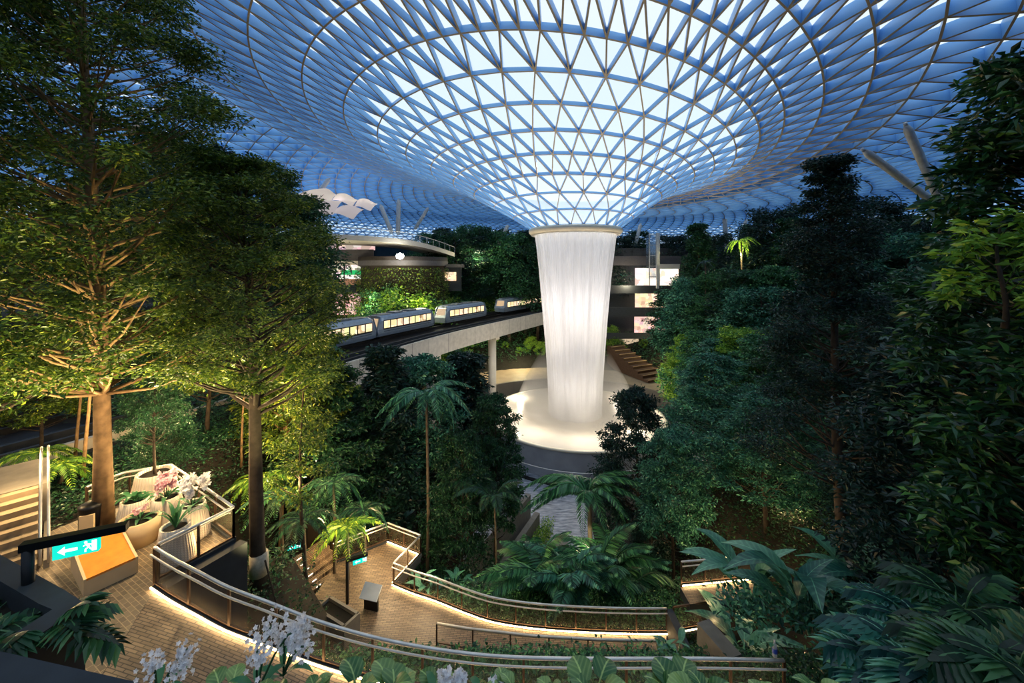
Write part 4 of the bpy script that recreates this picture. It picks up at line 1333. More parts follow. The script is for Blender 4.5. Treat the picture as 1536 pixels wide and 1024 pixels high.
def frond_mesh(name, L, n, ll, lw, arch, mat, rise=.8, droop=.3, rng=RNG):
    """feather frond from the origin along +x, arching"""
    V_, D_, N_, LL = [], [], [], []
    pts = []
    for k in range(n + 1):
        t = k / n
        pts.append(Vector((L * (t - .12 * arch * t * t), 0, L * (rise * t - (rise + arch) * .72 * t * t))))
    for k in range(1, n + 1):
        t = k / n; p = pts[k]; tg = (pts[k] - pts[k - 1]).normalized()
        l = ll * max(.15, math.sin(PI * min(1, .12 + .86 * t)) ** .7)
        for s in (-1, 1):
            d = Vector((0, s, 0)) * .85 + tg * .62 + Vector((0, 0, -droop + rng.uniform(-.1, .1)))
            V_.append(p); D_.append(d); N_.append(Vector((0, -s * .25, 1))); LL.append(l * rng.uniform(.9, 1.1))
    V2, F2 = leaf_quads(np.array(V_), np.array(D_), np.array(N_), np.array(LL), np.full(len(LL), lw), .1, .12)
    mb = MB(); mb.tube(pts, [max(.004, .012 * L * (1 - .85 * k / n)) for k in range(n + 1)], 4, cap=False)
    V3 = np.concatenate([V2, np.array(mb.v)]); F3 = np.array(mb.f) + len(V2)
    return np_mesh(name, V3, [F2, F3], mat)


def blade_mesh(name, L, W, mat, n=7, rise=.9, arch=1.1, stalk=.25, fold=.25, heart=False, tear=0.0, rng=RNG):
    """broad leaf on a stalk from the origin along +x"""
    vs, fs = [], []
    def axis(t): return Vector((L * t * (1 - .1 * arch * t), 0, L * (rise * t - (rise * .55 + arch * .35) * t * t)))
    for k in range(n + 1):
        t = stalk + (1 - stalk) * k / n; u = k / n
        w_ = W * .5 * ((math.sin(PI * (u ** .75)) ** .8 if not heart else (math.sin(PI * min(1, .16 + .84 * u)) ** .85)) if k < n else .02)
        w_ = max(.01 * W, w_)
        c = axis(t); rp = rng.uniform(-.03, .03) * W
        vs += [c + Vector((0, -w_, w_ * fold + rp)), c, c + Vector((0, w_, w_ * fold - rp))]
    for k in range(n):
        a = 3 * k; fs += [(a, a + 1, a + 4, a + 3), (a + 1, a + 2, a + 5, a + 4)]
    mb = MB(); mb.add(vs, fs)
    st_ = [axis(stalk * q / 3) for q in range(4)]
    mb.tube(st_, .012 * L + .003, 5, cap=False)
    me = bpy.data.meshes.new(name); me.from_pydata(mb.v, [], mb.f); me.materials.append(mat)
    me.polygons.foreach_set('use_smooth', [True] * len(mb.f)); me.update()
    return me


def lobed_mesh(name, L, W, mat, lobes=6, rise=.8, arch=1.2, rng=RNG):
    """deeply cut philodendron leaf: stalk, then narrow lobes each side of the rib"""
    V_, D_, N_, LL = [], [], [], []
    def axis(t): return Vector((L * t, 0, L * (rise * t - (rise * .5 + arch * .45) * t * t)))
    for k in range(lobes):
        t = .42 + .5 * k / lobes; c = axis(t); tg = (axis(t + .02) - axis(t)).normalized()
        for s in (-1, 1):
            D_.append(Vector((0, s, 0)) * (.95 - .1 * k / lobes) + tg * (.1 + .8 * k / lobes) + Vector((0, 0, -.12))); V_.append(c); N_.append(Vector((0, -s * .2, 1))); LL.append(W * .62 * (1 - .35 * abs(k / lobes - .3)))
    V_.append(axis(.85)); D_.append((axis(1) - axis(.9))); N_.append(Vector((0, 0, 1))); LL.append(W * .4)
    V2, F2 = leaf_quads(np.array(V_), np.array(D_), np.array(N_), np.array(LL), np.array(LL) * .34, .12, .15)
    mb = MB(); mb.tube([axis(t) for t in (0, .15, .3, .45, .6, .75, .9)], [.012 * L + .004] * 6 + [.004], 5, cap=False)
    # web along the rib
    ws = []
    for k in range(6):
        t = .42 + .1 * k; c = axis(t); ww = W * .13 * math.sin(PI * (.2 + .75 * k / 5))
        ws += [c + Vector((0, -ww, .01)), c + Vector((0, ww, .01))]
    mb.add(ws, [(2 * k, 2 * k + 1, 2 * k + 3, 2 * k + 2) for k in range(5)])
    V3 = np.concatenate([V2, np.array(mb.v)]); F3 = [np.array([f for f in mb.f if len(f) == 4]) + len(V2)]
    return np_mesh(name, V3, [F2] + F3, mat)


def rosette(name, part, meshes, n, loc, label, cat, group=None, tilt=(-.2, .5), scale=1.0, rng=None, spread=2 * PI, a0=0.0, mat=None, base=None, trunk=None, scat=.0):
    """a plant made of n leaf or frond parts sharing mesh data"""
    rng = rng or RNG
    r = empty(name, loc, 0, label, cat, group)
    z = 0.0
    if trunk:
        h, rad = trunk; mb = MB(); mb.tube([(0, 0, 0), (.1, .05, h * .5), (0, 0, h)], [rad * 1.15, rad, rad * .8], 8); mb.build('trunk', M['bark_grey'], r, True); z = h
    for k in range(n):
        me = meshes[k % len(meshes)]
        o = link(part, me, r)
        f = (k + .5) / n
        o.rotation_euler = (rng.uniform(-.2, .2), tilt[0] + (tilt[1] - tilt[0]) * ((k * .618) % 1), a0 + k * 2.39996 % (2 * PI) * spread / (2 * PI) + rng.uniform(-.15, .15))
        o.rotation_mode = 'XYZ'
        s = scale * rng.uniform(.8, 1.15); o.scale = (s, s, s)
        o.location = (rng.uniform(-scat, scat), rng.uniform(-scat, scat), z)
        if mat:
            o.material_slots[0].link = 'OBJECT'; o.material_slots[0].material = mat
    return r


def T(x, y): return Vector((x, y, terrain(x, y) - (.35 if y < 26 else .05)))


def at(px, d, z=None):
    x = (px - HX) / F * d
    return Vector((x, d, terrain(x, d) - .3 if z is None else z))


def wrap_on(tree, r, z0, z1, lean=(0, 0)):
    mb = MB(); mb.tube([(lean[0] * z0, lean[1] * z0, z0), (lean[0] * z1, lean[1] * z1, z1)], [r, r * .97], 12); mb.build('trunk_wrap', M['wrap'], tree, True)


# ---- the big trees nearest the camera
b1 = PZ(155, 795, TZ); b1.z = TZ - .02
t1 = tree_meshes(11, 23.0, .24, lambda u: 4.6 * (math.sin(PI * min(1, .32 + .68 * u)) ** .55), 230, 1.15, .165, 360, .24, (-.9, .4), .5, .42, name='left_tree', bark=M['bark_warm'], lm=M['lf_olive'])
plant_tree('big_tree', t1, b1, 'tall tree with pale warm trunk growing through the terrace beside the orange bench', lm=M['lf_olive'])
b0_ = Vector((-19.2, 14.0, 15.0))
t0 = tree_meshes(12, 24.0, .25, lambda u: 5.2 * (math.sin(PI * min(1, .3 + .7 * u)) ** .6), 220, 1.25, .17, 360, .26, (.4, -1.2), .5, .42, name='edge_tree', bark=M['bark_dark'], lm=M['lf_deep'])
plant_tree('big_tree', t0, b0_, 'dense dark tree filling the upper left corner of the photo, above the staircase', lm=M['lf_olive'])
b2 = at(390, 15.0, 12.6)
t2 = tree_meshes(13, 17.2, .47, lambda u: 3.3 * (math.sin(PI * min(1, .22 + .74 * u)) ** .7), 120, .95, .15, 400, .27, (-1.15, .6), .4, .42, name='wrapped_tree', bark=M['bark_dark'], lm=M['lf_olive'])
tw = plant_tree('big_tree', t2, b2, 'tall dark trunked tree wrapped in white cloth near its base, left of the lookout', lm=M['lf_olive'])
wrap_on(tw, .33, 1.0, 1.75, (-.04, .02))
mb = MB(); mb.tube([(.25, -.1, 1.6), (1.15, -.6, -.3)], .03, 6); mb.build('stake', M['bark_dark'], tw)
br_ = at(1268, 17.0, 11.4)
tR = tree_meshes(21, 19.0, .30, lambda u: 3.5 * (1 - u) ** .75 * (.75 + .25 * math.sin(20 * u)) + .25, 150, .95, .15, 380, .22, (-.6, .3), .5, .45, name='conical_tree', bark=M['bark_dark'], lm=M['lf_dark'])
tw = plant_tree('conical_tree', tR, br_, 'tall dark conical tree on the right with cloth wrapped round its grey trunk', lm=M['lf_dark'])
wrap_on(tw, .29, .6, 1.4, (-.03, .015))

# glossy big leaved tree at the right edge
t3 = tree_meshes(31, 14.0, .25, lambda u: 1.9 * (math.sin(PI * min(1, .22 + .72 * u)) ** .6), 130, .85, .25, 170, .2, (.2, .2), .6, .40, name='glossy_tree', bark=M['bark_dark'], lm=M['lf_gloss'])
plant_tree('glossy_tree', t3, (10.3, 7.6, 15.4), 'tree with large glossy dark leaves at the right edge of the photo', lm=M['lf_gloss'])
t3b = tree_meshes(32, 8.4, .12, lambda u: 2.3 * (math.sin(PI * min(1, .3 + .65 * u)) ** .6), 110, .9, .22, 200, .12, (.1, .1), .6, .40, name='low_glossy_tree', bark=M['bark_dark'], lm=M['lf_gloss'])
plant_tree('glossy_tree', t3b, (11.6, 10.6, 14.6), 'lower dark leafy tree under the glossy one at the right edge', lm=M['lf_dark'])
t3c = tree_meshes(33, 2.6, .2, lambda u: 1.0 * (math.sin(PI * min(1, .3 + .65 * u)) ** .6), 16, .45, .27, 50, .05, (0, 0), .6, .42, name='bright_sprig', bark=M['bark_dark'], lm=M['lf_fresh_lit'])
plant_tree('leafy_shrub', t3c, (8.5, 6.9, 24.0), 'bright green sprig of glossy leaves at the right edge, lighter than those round it', scale=.72, lm=M['lf_fresh_lit'], cat='shrub')

# ---- tree kinds shared by the rest of the valley
LIB = {}
LIB['tier_a'] = tree_meshes(41, 12.0, .33, lambda u: 3.4 * (math.sin(PI * min(1, .35 + .6 * u)) ** .8), 84, 1.15, .25, 260, .15, (.3, .2), .30, .42, name='tier_a', lm=M['lf_mid'])
LIB['tier_b'] = tree_meshes(42, 12.0, .42, lambda u: 3.0 * (math.sin(PI * min(1, .3 + .62 * u)) ** .7), 76, 1.1, .25, 260, .14, (-.3, .2), .30, .42, name='tier_b', lm=M['lf_mid'])
LIB['cone'] = tree_meshes(43, 12.0, .22, lambda u: 2.0 * (1 - u) ** .7 + .2, 80, .8, .24, 190, .14, (.1, .1), .55, .45, name='cone', lm=M['lf_dark'])
LIB['round'] = tree_meshes(44, 12.0, .35, lambda u: 3.6 * (math.sin(PI * min(1, .2 + .72 * u)) ** .6), 60, 1.4, .28, 240, .18, (.2, .2), .6, .45, name='round', lm=M['lf_deep'])
LIB['tall'] = tree_meshes(45, 14.0, .40, lambda u: 2.6 * (math.sin(PI * min(1, .25 + .68 * u)) ** .6), 54, 1.15, .26, 240, .15, (-.3, .1), .5, .45, name='tall', lm=M['lf_deep'])
LIB['slim'] = tree_meshes(46, 11.0, .55, lambda u: 1.5 * (math.sin(PI * min(1, .3 + .6 * u)) ** .6), 20, .8, .19, 150, .11, (.5, .1), .45, .42, name='slim', bark=M['bark_warm'], lm=M['lf_deep'])
LIB['bush'] = tree_meshes(47, 3.0, .05, lambda u: 1.5 * (math.sin(PI * min(1, .35 + .6 * u)) ** .6), 22, .75, .16, 150, .05, (0, 0), .6, .5, name='bush', lm=M['lf_mid'])
LIB['bigbush'] = tree_meshes(48, 3.6, .03, lambda u: 2.0 * (math.sin(PI * min(1, .4 + .55 * u)) ** .6), 40, .8, .15, 170, .06, (0, 0), .6, .5, name='bigbush', lm=M['lf_mid'])
HT = {'tier_a': 12, 'tier_b': 12, 'cone': 12, 'round': 12, 'tall': 14, 'slim': 11, 'bush': 3, 'bigbush': 3.6}


def tree_at(kind, px, ytop, d, label, lm=None, wide=1.0, name=None, group=None, z=None, bark=None, cat='tree'):
    b = at(px, d, z)
    top = CZ + (HY - ytop) / F * d
    s = max(.35, (top - b.z) / HT[kind])
    return plant_tree(name or ('conical_tree' if kind == 'cone' else 'slender_tree' if kind == 'slim' else 'broadleaf_tree'), LIB[kind], b, label, group, RNG.uniform(0, 6.28), (s * wide, s * wide, s), lm, bark, cat)


MID = [('tier_a', 498, 545, 27, 'layered tree in the dark grove below the leftmost train car', 'lf_deep', .7),
       ('tier_b', 440, 470, 26, 'tall tree just right of the cloth-wrapped trunk, in front of the train bridge', 'lf_olive', .8),
       ('cone', 574, 512, 30, 'dark conical tree standing against the white bridge side', 'lf_dark', .9),
       ('tier_a', 628, 530, 33, 'layered tree right of the dark conical tree, against the bridge side', 'lf_teal', .7),
       ('cone', 705, 525, 36, 'small dark conical tree under the bridge between two piers', 'lf_dark', 1.0),
       ('tier_b', 742, 590, 30, 'layered tree reaching over the left edge of the round pool', 'lf_deep', 0.42),
       ('tier_a', 690, 640, 27, 'low layered tree behind the feathery palm, left of the slate plaza', 'lf_deep', 0.50),
       ('tier_b', 548, 590, 31, 'dark tree between the train bridge and the lookout', 'lf_deep', 0.42),
       ('tier_a', 952, 578, 29, 'dark tree whose branches overlap the right edge of the round pool', 'lf_dark', 0.50),
       ('tier_a', 1072, 528, 27, 'broad layered green tree with flat tiers in the middle right', 'lf_teal', 0.85),
       ('tier_b', 1010, 640, 23, 'layered tree in front of the broad one, above the walkway end', 'lf_teal', 0.62),
       ('tier_a', 1150, 590, 22, 'bright teal layered tree left of the cloth-wrapped grey trunk', 'lf_teal', 0.95),
       ('tier_b', 1210, 470, 30, 'tall layered tree behind the dark conical tree', 'lf_deep', .95),
       ('tier_a', 1330, 420, 24, 'dark layered tree right of the tall conical tree', 'lf_deep', .9),
       ('tier_b', 1420, 400, 20, 'dark tree behind the glossy leaves at the right edge', 'lf_deep', .9),
       ('tier_a', 1340, 600, 17, 'low dark tree on the right above the cut-leaf plants', 'lf_dark', .8),
       ('cone', 978, 690, 25, 'small dark conical tree beside the large palm', 'lf_dark', 0.60),
       ('tier_a', 250, 590, 18.5, 'shaded tree behind the pots at the back of the terrace', 'lf_deep', .7),
       ('tier_b', 60, 520, 20, 'dark tree behind the staircase', 'lf_olive', .9),
       ('tier_a', 310, 430, 24, 'olive tree behind the terrace between the two big trunks', 'lf_olive', .8)]
for kind, px, yt, d, lab, lm, wd_ in MID:
    tree_at(kind, px, yt, d, lab, M[lm], wd_ * 1.25)
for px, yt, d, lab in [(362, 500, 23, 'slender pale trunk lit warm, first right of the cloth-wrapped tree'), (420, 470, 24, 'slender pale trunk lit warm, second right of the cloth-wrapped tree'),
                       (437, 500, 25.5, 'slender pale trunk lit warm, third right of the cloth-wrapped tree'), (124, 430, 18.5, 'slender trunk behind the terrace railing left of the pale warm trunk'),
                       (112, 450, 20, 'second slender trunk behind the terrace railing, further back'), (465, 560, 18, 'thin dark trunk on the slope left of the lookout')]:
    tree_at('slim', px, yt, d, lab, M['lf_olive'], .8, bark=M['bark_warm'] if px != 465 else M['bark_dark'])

# ---- forest on the slopes further back
ORD = ['first', 'second', 'third', 'fourth', 'fifth', 'sixth', 'seventh', 'eighth', 'ninth', 'tenth', 'eleventh', 'twelfth', 'thirteenth', 'fourteenth', 'fifteenth']


def row(name_phrase, kindcycle, items, lms, group):
    for k, (px, yt, d) in enumerate(items):
        kd = kindcycle[k % len(kindcycle)]
        tree_at(kd, px, yt, d, name_phrase % ORD[k], M[lms[k % len(lms)]], RNG.uniform(.8, 1.1), group=group)


row('tree on the far ridge left of the waterfall, %s to the left from the water', ['round', 'tall', 'round'], [(806, 352, 98), (788, 345, 100), (764, 348, 97), (742, 342, 99), (722, 352, 96), (704, 338, 101), (684, 346, 97), (662, 340, 103), (640, 350, 106)], ['lf_deep', 'lf_dark', 'lf_mid'], 'trees on the far ridge left of the waterfall')
row('tree on the middle slope left of the waterfall, %s to the left from the water', ['round', 'tier_b'], [(806, 392, 112), (772, 398, 110), (742, 402, 108), (715, 395, 104), (690, 412, 100)], ['lf_deep', 'lf_dark'], 'trees on the slope behind the trains')
row('tree on the far ridge right of the waterfall, %s to the right from the water', ['round', 'tall', 'round', 'cone'], [(930, 352, 100), (958, 345, 104), (1012, 352, 100), (1045, 332, 84), (1072, 350, 88), (1135, 335, 80), (1162, 312, 76), (1190, 322, 70), (1300, 300, 62), (1335, 322, 58), (1376, 330, 54)], ['lf_dark', 'lf_deep'], 'trees on the far ridge right of the waterfall')
row('tree on the middle slope right of the waterfall, %s to the right from the balconies', ['tier_b', 'round', 'tier_a', 'tall'], [(1012, 432, 76), (1040, 415, 70), (1070, 405, 66), (1092, 440, 62), (1118, 400, 60), (1142, 430, 54), (1165, 395, 56), (1190, 440, 50), (1300, 380, 40), (1360, 350, 38)], ['lf_deep', 'lf_teal', 'lf_mid', 'lf_dark'], 'trees on the slope right of the balconies')
row('lower tree above the pool on the right, %s to the right from the seating steps', ['tier_a', 'tier_b'], [(1032, 500, 62), (1060, 492, 52), (1085, 505, 46), (1112, 490, 44), (1150, 500, 38)], ['lf_fresh_lit', 'lf_mid', 'lf_teal'], 'lower trees right of the seating steps')
row('tree behind the big left trees, %s from the left edge of the photo', ['round', 'tall', 'tier_b'], [(20, 330, 34), (90, 300, 36), (170, 250, 38), (250, 205, 40), (310, 215, 44), (400, 255, 48), (440, 290, 52), (470, 385, 60)], ['lf_deep', 'lf_dark', 'lf_deep'], 'trees behind the big left trees')
# warm lit planting below the green wall and beside the steps
row('sunny green bush under the floodlit green wall, %s from the left', ['bigbush'], [(482, 470, 76), (520, 490, 70), (556, 455, 78), (585, 432, 77), (612, 440, 76), (640, 452, 78), (668, 446, 90), (694, 446, 93), (716, 450, 96)], ['lf_fresh_lit', 'lf_mid'], 'bushes under the floodlit wall')
row('lit bush between the bridge pier and the waterfall, %s from the pier', ['bigbush', 'bush'], [(758, 512, 95), (778, 520, 94), (796, 505, 95), (812, 512, 94)], ['lf_fresh_lit'], 'lit bushes behind the pool')
row('yellow-green bush by the seating steps, %s from the waterfall', ['bigbush', 'bush', 'bigbush'], [(914, 490, 93), (928, 505, 93), (966, 508, 92), (984, 506, 93), (1030, 512, 78), (1056, 528, 60)], ['lf_fresh_lit', 'lf_mid'], 'bushes by the seating steps')

# climbing plants on the green wall
rng = np.random.default_rng(5); nl = 14000
an = rng.uniform(PI, 2 * PI, nl); hh = rng.uniform(-20, 9.6, nl) ; rr = 8.85 + rng.uniform(0, .7, nl) + .5 * np.abs(np.sin(an * 9 + 1) * np.sin(hh * .7 + 3 * np.sin(an * 4)))
pos = np.stack([c0.x + rr * np.cos(an), c0.y + rr * np.sin(an), hh], 1)
dv = np.stack([np.cos(an), np.sin(an), rng.uniform(-.9, .1, nl)], 1) + rng.normal(size=(nl, 3)) * .4
Lf = rng.uniform(.3, .6, nl); V_, F_ = leaf_quads(pos, dv, np.stack([np.cos(an) * .5, np.sin(an) * .5, np.ones(nl)], 1), Lf, Lf * .55)
tag(link('climbing_foliage', np_mesh('climbing_foliage', V_, [F_], M['lf_olive']), gw), kind='stuff')

# ---- palms, ferns and broad-leaved plants
FR = [frond_mesh('palm_frond_%d' % k, 3.3, 60, .66, .085, .9 + .15 * k, M['lf_deep'], .9, .3) for k in range(3)]
FS = [frond_mesh('areca_frond_%d' % k, 2.4, 44, .55, .075, .15 + .2 * k, M['lf_teal'], 1.2, .25) for k in range(3)]
FF = [frond_mesh('fern_frond_%d' % k, 1.5, 24, .34, .06, .6 + .2 * k, M['lf_mid'], .55, .12) for k in range(3)]
c = at(884, 24.5); rosette('palm', 'frond', FR, 15, c, 'large feathery palm in front of the slate plaza and pool', 'palm', tilt=(-1.0, .1), scale=1.25, trunk=(CZ - .585 * 24.5 - c.z, .16), mat=M['lf_mid'])
c = at(640, 26); rosette('palm', 'frond', FR, 13, c, 'slender palm with thin trunk rising beside the lookout', 'palm', tilt=(-.6, .35), scale=.95, trunk=(16.6 - c.z, .11), mat=M['lf_teal'])
c = at(742, 25); rosette('palm', 'frond', FS, 9, c, 'small drooping palm at the left edge of the slate plaza', 'palm', tilt=(-.4, .4), trunk=(10.6 - c.z, .07), mat=M['lf_deep'])
c = at(462, 32); rosette('palm', 'frond', FR, 10, c, 'palm with one broad drooping frond in front of the bridge end', 'palm', tilt=(-.5, .3), trunk=(18 - c.z, .1), mat=M['lf_teal'])
for k, (px, d, lab) in enumerate([(812, 20.6, 'bushy palm clump behind the walkway railing, left of the large palm'), (862, 20.0, 'bushy palm clump directly behind the walkway railing, below the large palm'), (915, 20.8, 'bushy palm clump right of the large palm'), (945, 22.8, 'bushy palm clump further back, right of the large palm')]):
    rosette('palm_clump', 'frond', FS, 22, at(px, d), lab, 'palm', 'bushy palms behind the walkway railing', tilt=(-.95, .05), scale=1.5, scat=.5, mat=M['lf_teal'] if k % 2 else M['lf_mid'])
c = at(1112, 72); rosette('palm', 'frond', FR, 12, c, 'tall thin palm lit yellow on the ridge right of the waterfall', 'palm', tilt=(-.5, .5), scale=.85, trunk=(CZ + 5.0 - c.z, .16), mat=M['lf_fresh_lit'])
for px, d, yy, lab in [(492, 70, 405, 'small dark palm in front of the left shopfront'), (516, 72, 398, 'second small dark palm in front of the left shopfront'), (1058, 66, 395, 'thin palm with pale trunk on the slope right of the balconies')]:
    c = at(px, d); rosette('palm', 'frond', FR, 9, c, lab, 'palm', tilt=(-.4, .6), scale=.75, trunk=(CZ + (HY - yy) / F * d - c.z, .13), mat=M['lf_dark'])
for px, y, d, lab, mt in [(520, 770, 20.5, 'bright yellow-green fern beside the lookout railing', 'lf_fresh_lit'), (500, 705, 21, 'wide tree fern above the bright fern', 'lf_mid'), (420, 725, 20, 'tree fern right of the dark cloth-wrapped trunk', 'lf_mid'),
                          (455, 760, 18.5, 'fern on the slope below the tree ferns', 'lf_deep'), (545, 745, 22.5, 'fern behind the lookout bench end', 'lf_deep'), (700, 700, 26, 'dark fern by the slate plaza edge', 'lf_deep'), (390, 700, 22, 'pale lit fern behind the cloth-wrapped trunk', 'lf_fresh_lit'), (90, 690, 18, 'lit fern behind the staircase rail', 'lf_fresh_lit'), (60, 660, 19, 'second lit fern behind the staircase', 'lf_fresh_lit')]:
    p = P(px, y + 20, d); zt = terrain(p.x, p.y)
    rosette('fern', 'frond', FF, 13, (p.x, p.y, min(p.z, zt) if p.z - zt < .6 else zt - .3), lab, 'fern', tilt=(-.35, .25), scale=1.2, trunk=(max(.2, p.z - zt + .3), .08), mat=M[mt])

BL = [blade_mesh('broad_leaf_%d' % k, 2.0, .40, M['vein_teal'], 8, 1.0 + .1 * k, 1.0 + .3 * k, .3, .22) for k in range(3)]
for px, y, d, n, lab, s in [(1135, 915, 12.5, 10, 'clump of long paddle-shaped leaves right of the walkway end', 1.45), (1210, 930, 11.0, 10, 'clump of large paddle leaves behind the bottle on the railing', 1.52), (1310, 920, 11.5, 9, 'clump of paddle leaves below the cloth-wrapped grey trunk', 1.45),
                            (1120, 890, 15.5, 8, 'taller clump of paddle leaves in front of the lit right landing', 1.59), (1010, 985, 13.6, 7, 'dark broad-leaved plant at the end of the lower walkway', .55), (640, 880, 20.5, 9, 'broad-leaved plant with lit leaves in the corner of the lookout railing', .8), (690, 860, 22, 9, 'lighter broad-leaved plant behind the walkway railing', .75), (590, 470 + 130, 34, 7, 'banana plant with large leaves under the bridge', 1.3)]:
    p = P(px, y, d); zt = terrain(p.x, p.y); rosette('paddle_leaf_plant', 'leaf', BL, n, (p.x, p.y, max(zt - .3, p.z - .3) if d < 14 else zt - .2), lab, 'plant', tilt=(-1.05, -.05), scale=s, scat=.25)

LB_ = [lobed_mesh('cut_leaf_%d' % k, 1.1, .85, M['lf_teal'], 7, .8, 1.0 + .2 * k) for k in range(3)]
for px, y, d, n, lab, s in [(1325, 1010, 7.6, 12, 'cut-leaf plant at the right end of the long railing', .85), (1340, 1000, 6.6, 13, 'blue-green cut-leaf plant in the lower right, second from the railing end', 1.0), (1410, 1010, 6.0, 13, 'cut-leaf plant in the lower right, third from the railing end', 1.0),
                            (1470, 980, 5.6, 13, 'cut-leaf plant nearest the lower right corner', 1.0), (1390, 930, 7.8, 12, 'cut-leaf plant behind the others in the lower right', 1.05), (1450, 900, 7.0, 12, 'cut-leaf plant under the glossy tree', 1.0), (1520, 1000, 4.9, 10, 'cut-leaf plant cut off by the right edge of the photo', .9)]:
    p = P(px, y + 30, d); rosette('cut_leaf_plant', 'leaf', LB_, n, p, lab, 'plant', tilt=(-.9, .1), scale=s, scat=.2, mat=M['lf_teal_dark'] if px < 1420 else M['lf_deep'])
p = P(60, 880, 5.6)
rosette('cut_leaf_plant', 'leaf', LB_, 12, (p.x - .1, p.y + .1, 19.7), 'cut-leaf plant in the dark planter at the lower left, by the exit sign post', 'plant', tilt=(-.7, .1), scale=.75, scat=.2, mat=M['lf_deep'])
DK = [blade_mesh('dark_leaf_%d' % k, .9, .34, M['lf_deep'], 6, .8, 1.0, .3, .2) for k in range(2)]
for x, y, lab in [(-7.7, 5.0, 'dark leafy plant in the front of the lower left planter'), (-8.3, 6.0, 'dark leafy plant at the back of the lower left planter'), (-7.0, 4.2, 'dark leafy plant at the inner corner of the lower left planter'), (-9.0, 5.2, 'dark leafy plant at the left edge, in the planter')]:
    rosette('leafy_plant', 'leaf', DK, 18, (x, y, 19.6), lab, 'plant', tilt=(-.8, .2), scale=.8, scat=.25)

# plants in the pots
PB = [blade_mesh('pot_leaf_%d' % k, .75, .16, M['lf_mid'], 6, 1.1, 1.1, .1, .3) for k in range(2)]
SP = [blade_mesh('spike_leaf_%d' % k, .62, .07, M['lf_mid'], 5, 1.3, .3, .02, .3) for k in range(2)]
def pot_top(k): c, r, h = POTS[k]; return (c.x, c.y, TZ + h - .1)
rosette('potted_plant', 'leaf', PB, 18, pot_top(0), 'green leafy plant in the left white pot on the terrace', 'plant', tilt=(-.5, .4))
rosette('spiky_plant', 'leaf', SP, 16, pot_top(4), 'upright spiky plant in the pot behind the railing corner', 'plant', tilt=(-.75, .0), scale=1.2)


def blooms(rng, n, c, sp, size):
    allv, allf, off = [], [], 0
    for k in range(n):
        p = np.array(c) + rng.normal(size=3) * np.array(sp)
        a = rng.uniform(0, 6.28); tilt = rng.normal(size=3) * .5 + np.array([0, -.8, .7])
        t = unit(tilt[None])[0]; e1 = unit(np.cross(t, [0.1, 1, .3])[None])[0]; e2 = np.cross(t, e1)
        ang = a + np.arange(5) * 2 * PI / 5
        d = np.cos(ang)[:, None] * e1 + np.sin(ang)[:, None] * e2 + t * .15
        V_, F_ = leaf_quads(np.repeat(p[None], 5, 0), d, np.repeat(t[None], 5, 0), np.full(5, size), np.full(5, size * .85), .1, .05)
        allv.append(V_); allf.append(F_ + off); off += len(V_)
    return np.concatenate(allv), np.concatenate(allf)


def orchid(loc, label, n_sp, h, mat, size=.06, bl=16, lean=(0, 0), seed=1, leaf_s=.6, grp=None):
    rng = np.random.default_rng(seed)
    r = empty('orchid', loc, 0, label, 'orchid', grp)
    for k in range(6):
        o = link('leaf', PB[k % 2], r); o.rotation_euler = (0, rng.uniform(-.2, .4), k * 1.05); o.scale = (leaf_s,) * 3
    for k in range(n_sp):
        a = k * 2.4 + seed; ex = Vector((lean[0] + .35 * h * math.cos(a), lean[1] + .35 * h * math.sin(a), h * rng.uniform(.8, 1.1)))
        mb = MB(); pth_ = [Vector((0, 0, 0)), ex * .45 + Vector((0, 0, .18 * h)), ex * .8 + Vector((0, 0, .15 * h)), ex]; mb.tube(pth_, .008, 5); o = mb.build('stem', M['lf_deep'], r)
        V_, F_ = blooms(rng, bl, ex * .9 + Vector((0, 0, .06 * h)), (.06 * h + .015, .06 * h + .015, .10 * h + .01), size)
        tag(link('bloom_spray', np_mesh('bloom_spray', V_, [F_], mat), r), kind='stuff')
    return r


orchid(pot_top(1), 'pink and white orchids in the middle white pot', 7, .7, M['petal_pink'], .09, 26, (0, 0), 3, .9)
orchid(pot_top(2), 'tall white orchids in the right white pot by the railing', 6, .85, M['petal'], .09, 24, (.1, 0), 4, .9)
pb = be.location
bp_ = empty('planter_pot', (pb.x - .1, pb.y + 1.25, TZ), label='low pale planter box with dark plants behind the orange bench', cat='planter')
mb = MB(); mb.lathe([(.01, 0), (.5, 0), (.55, .75), (.46, .75), (.44, .68)], seg=24); mb.build('shell', M['cream'], bp_, True); mb = MB(); mb.lathe([(.45, .68), (.01, .69)], seg=20); mb.build('soil', M['soil'], bp_)
orchid((pb.x - .1, pb.y + 1.25, TZ + .66), 'small pink flowers in the low planter behind the orange bench', 3, .4, M['petal_pink'], .06, 10, (0, 0), 5, .7)
# tree in the largest pot
plant_tree('potted_tree', LIB['tier_a'], pot_top(3), 'small dark tree growing from the largest white pot', rz=2.0, scale=(.30, .30, .40), lm=M['lf_deep'])

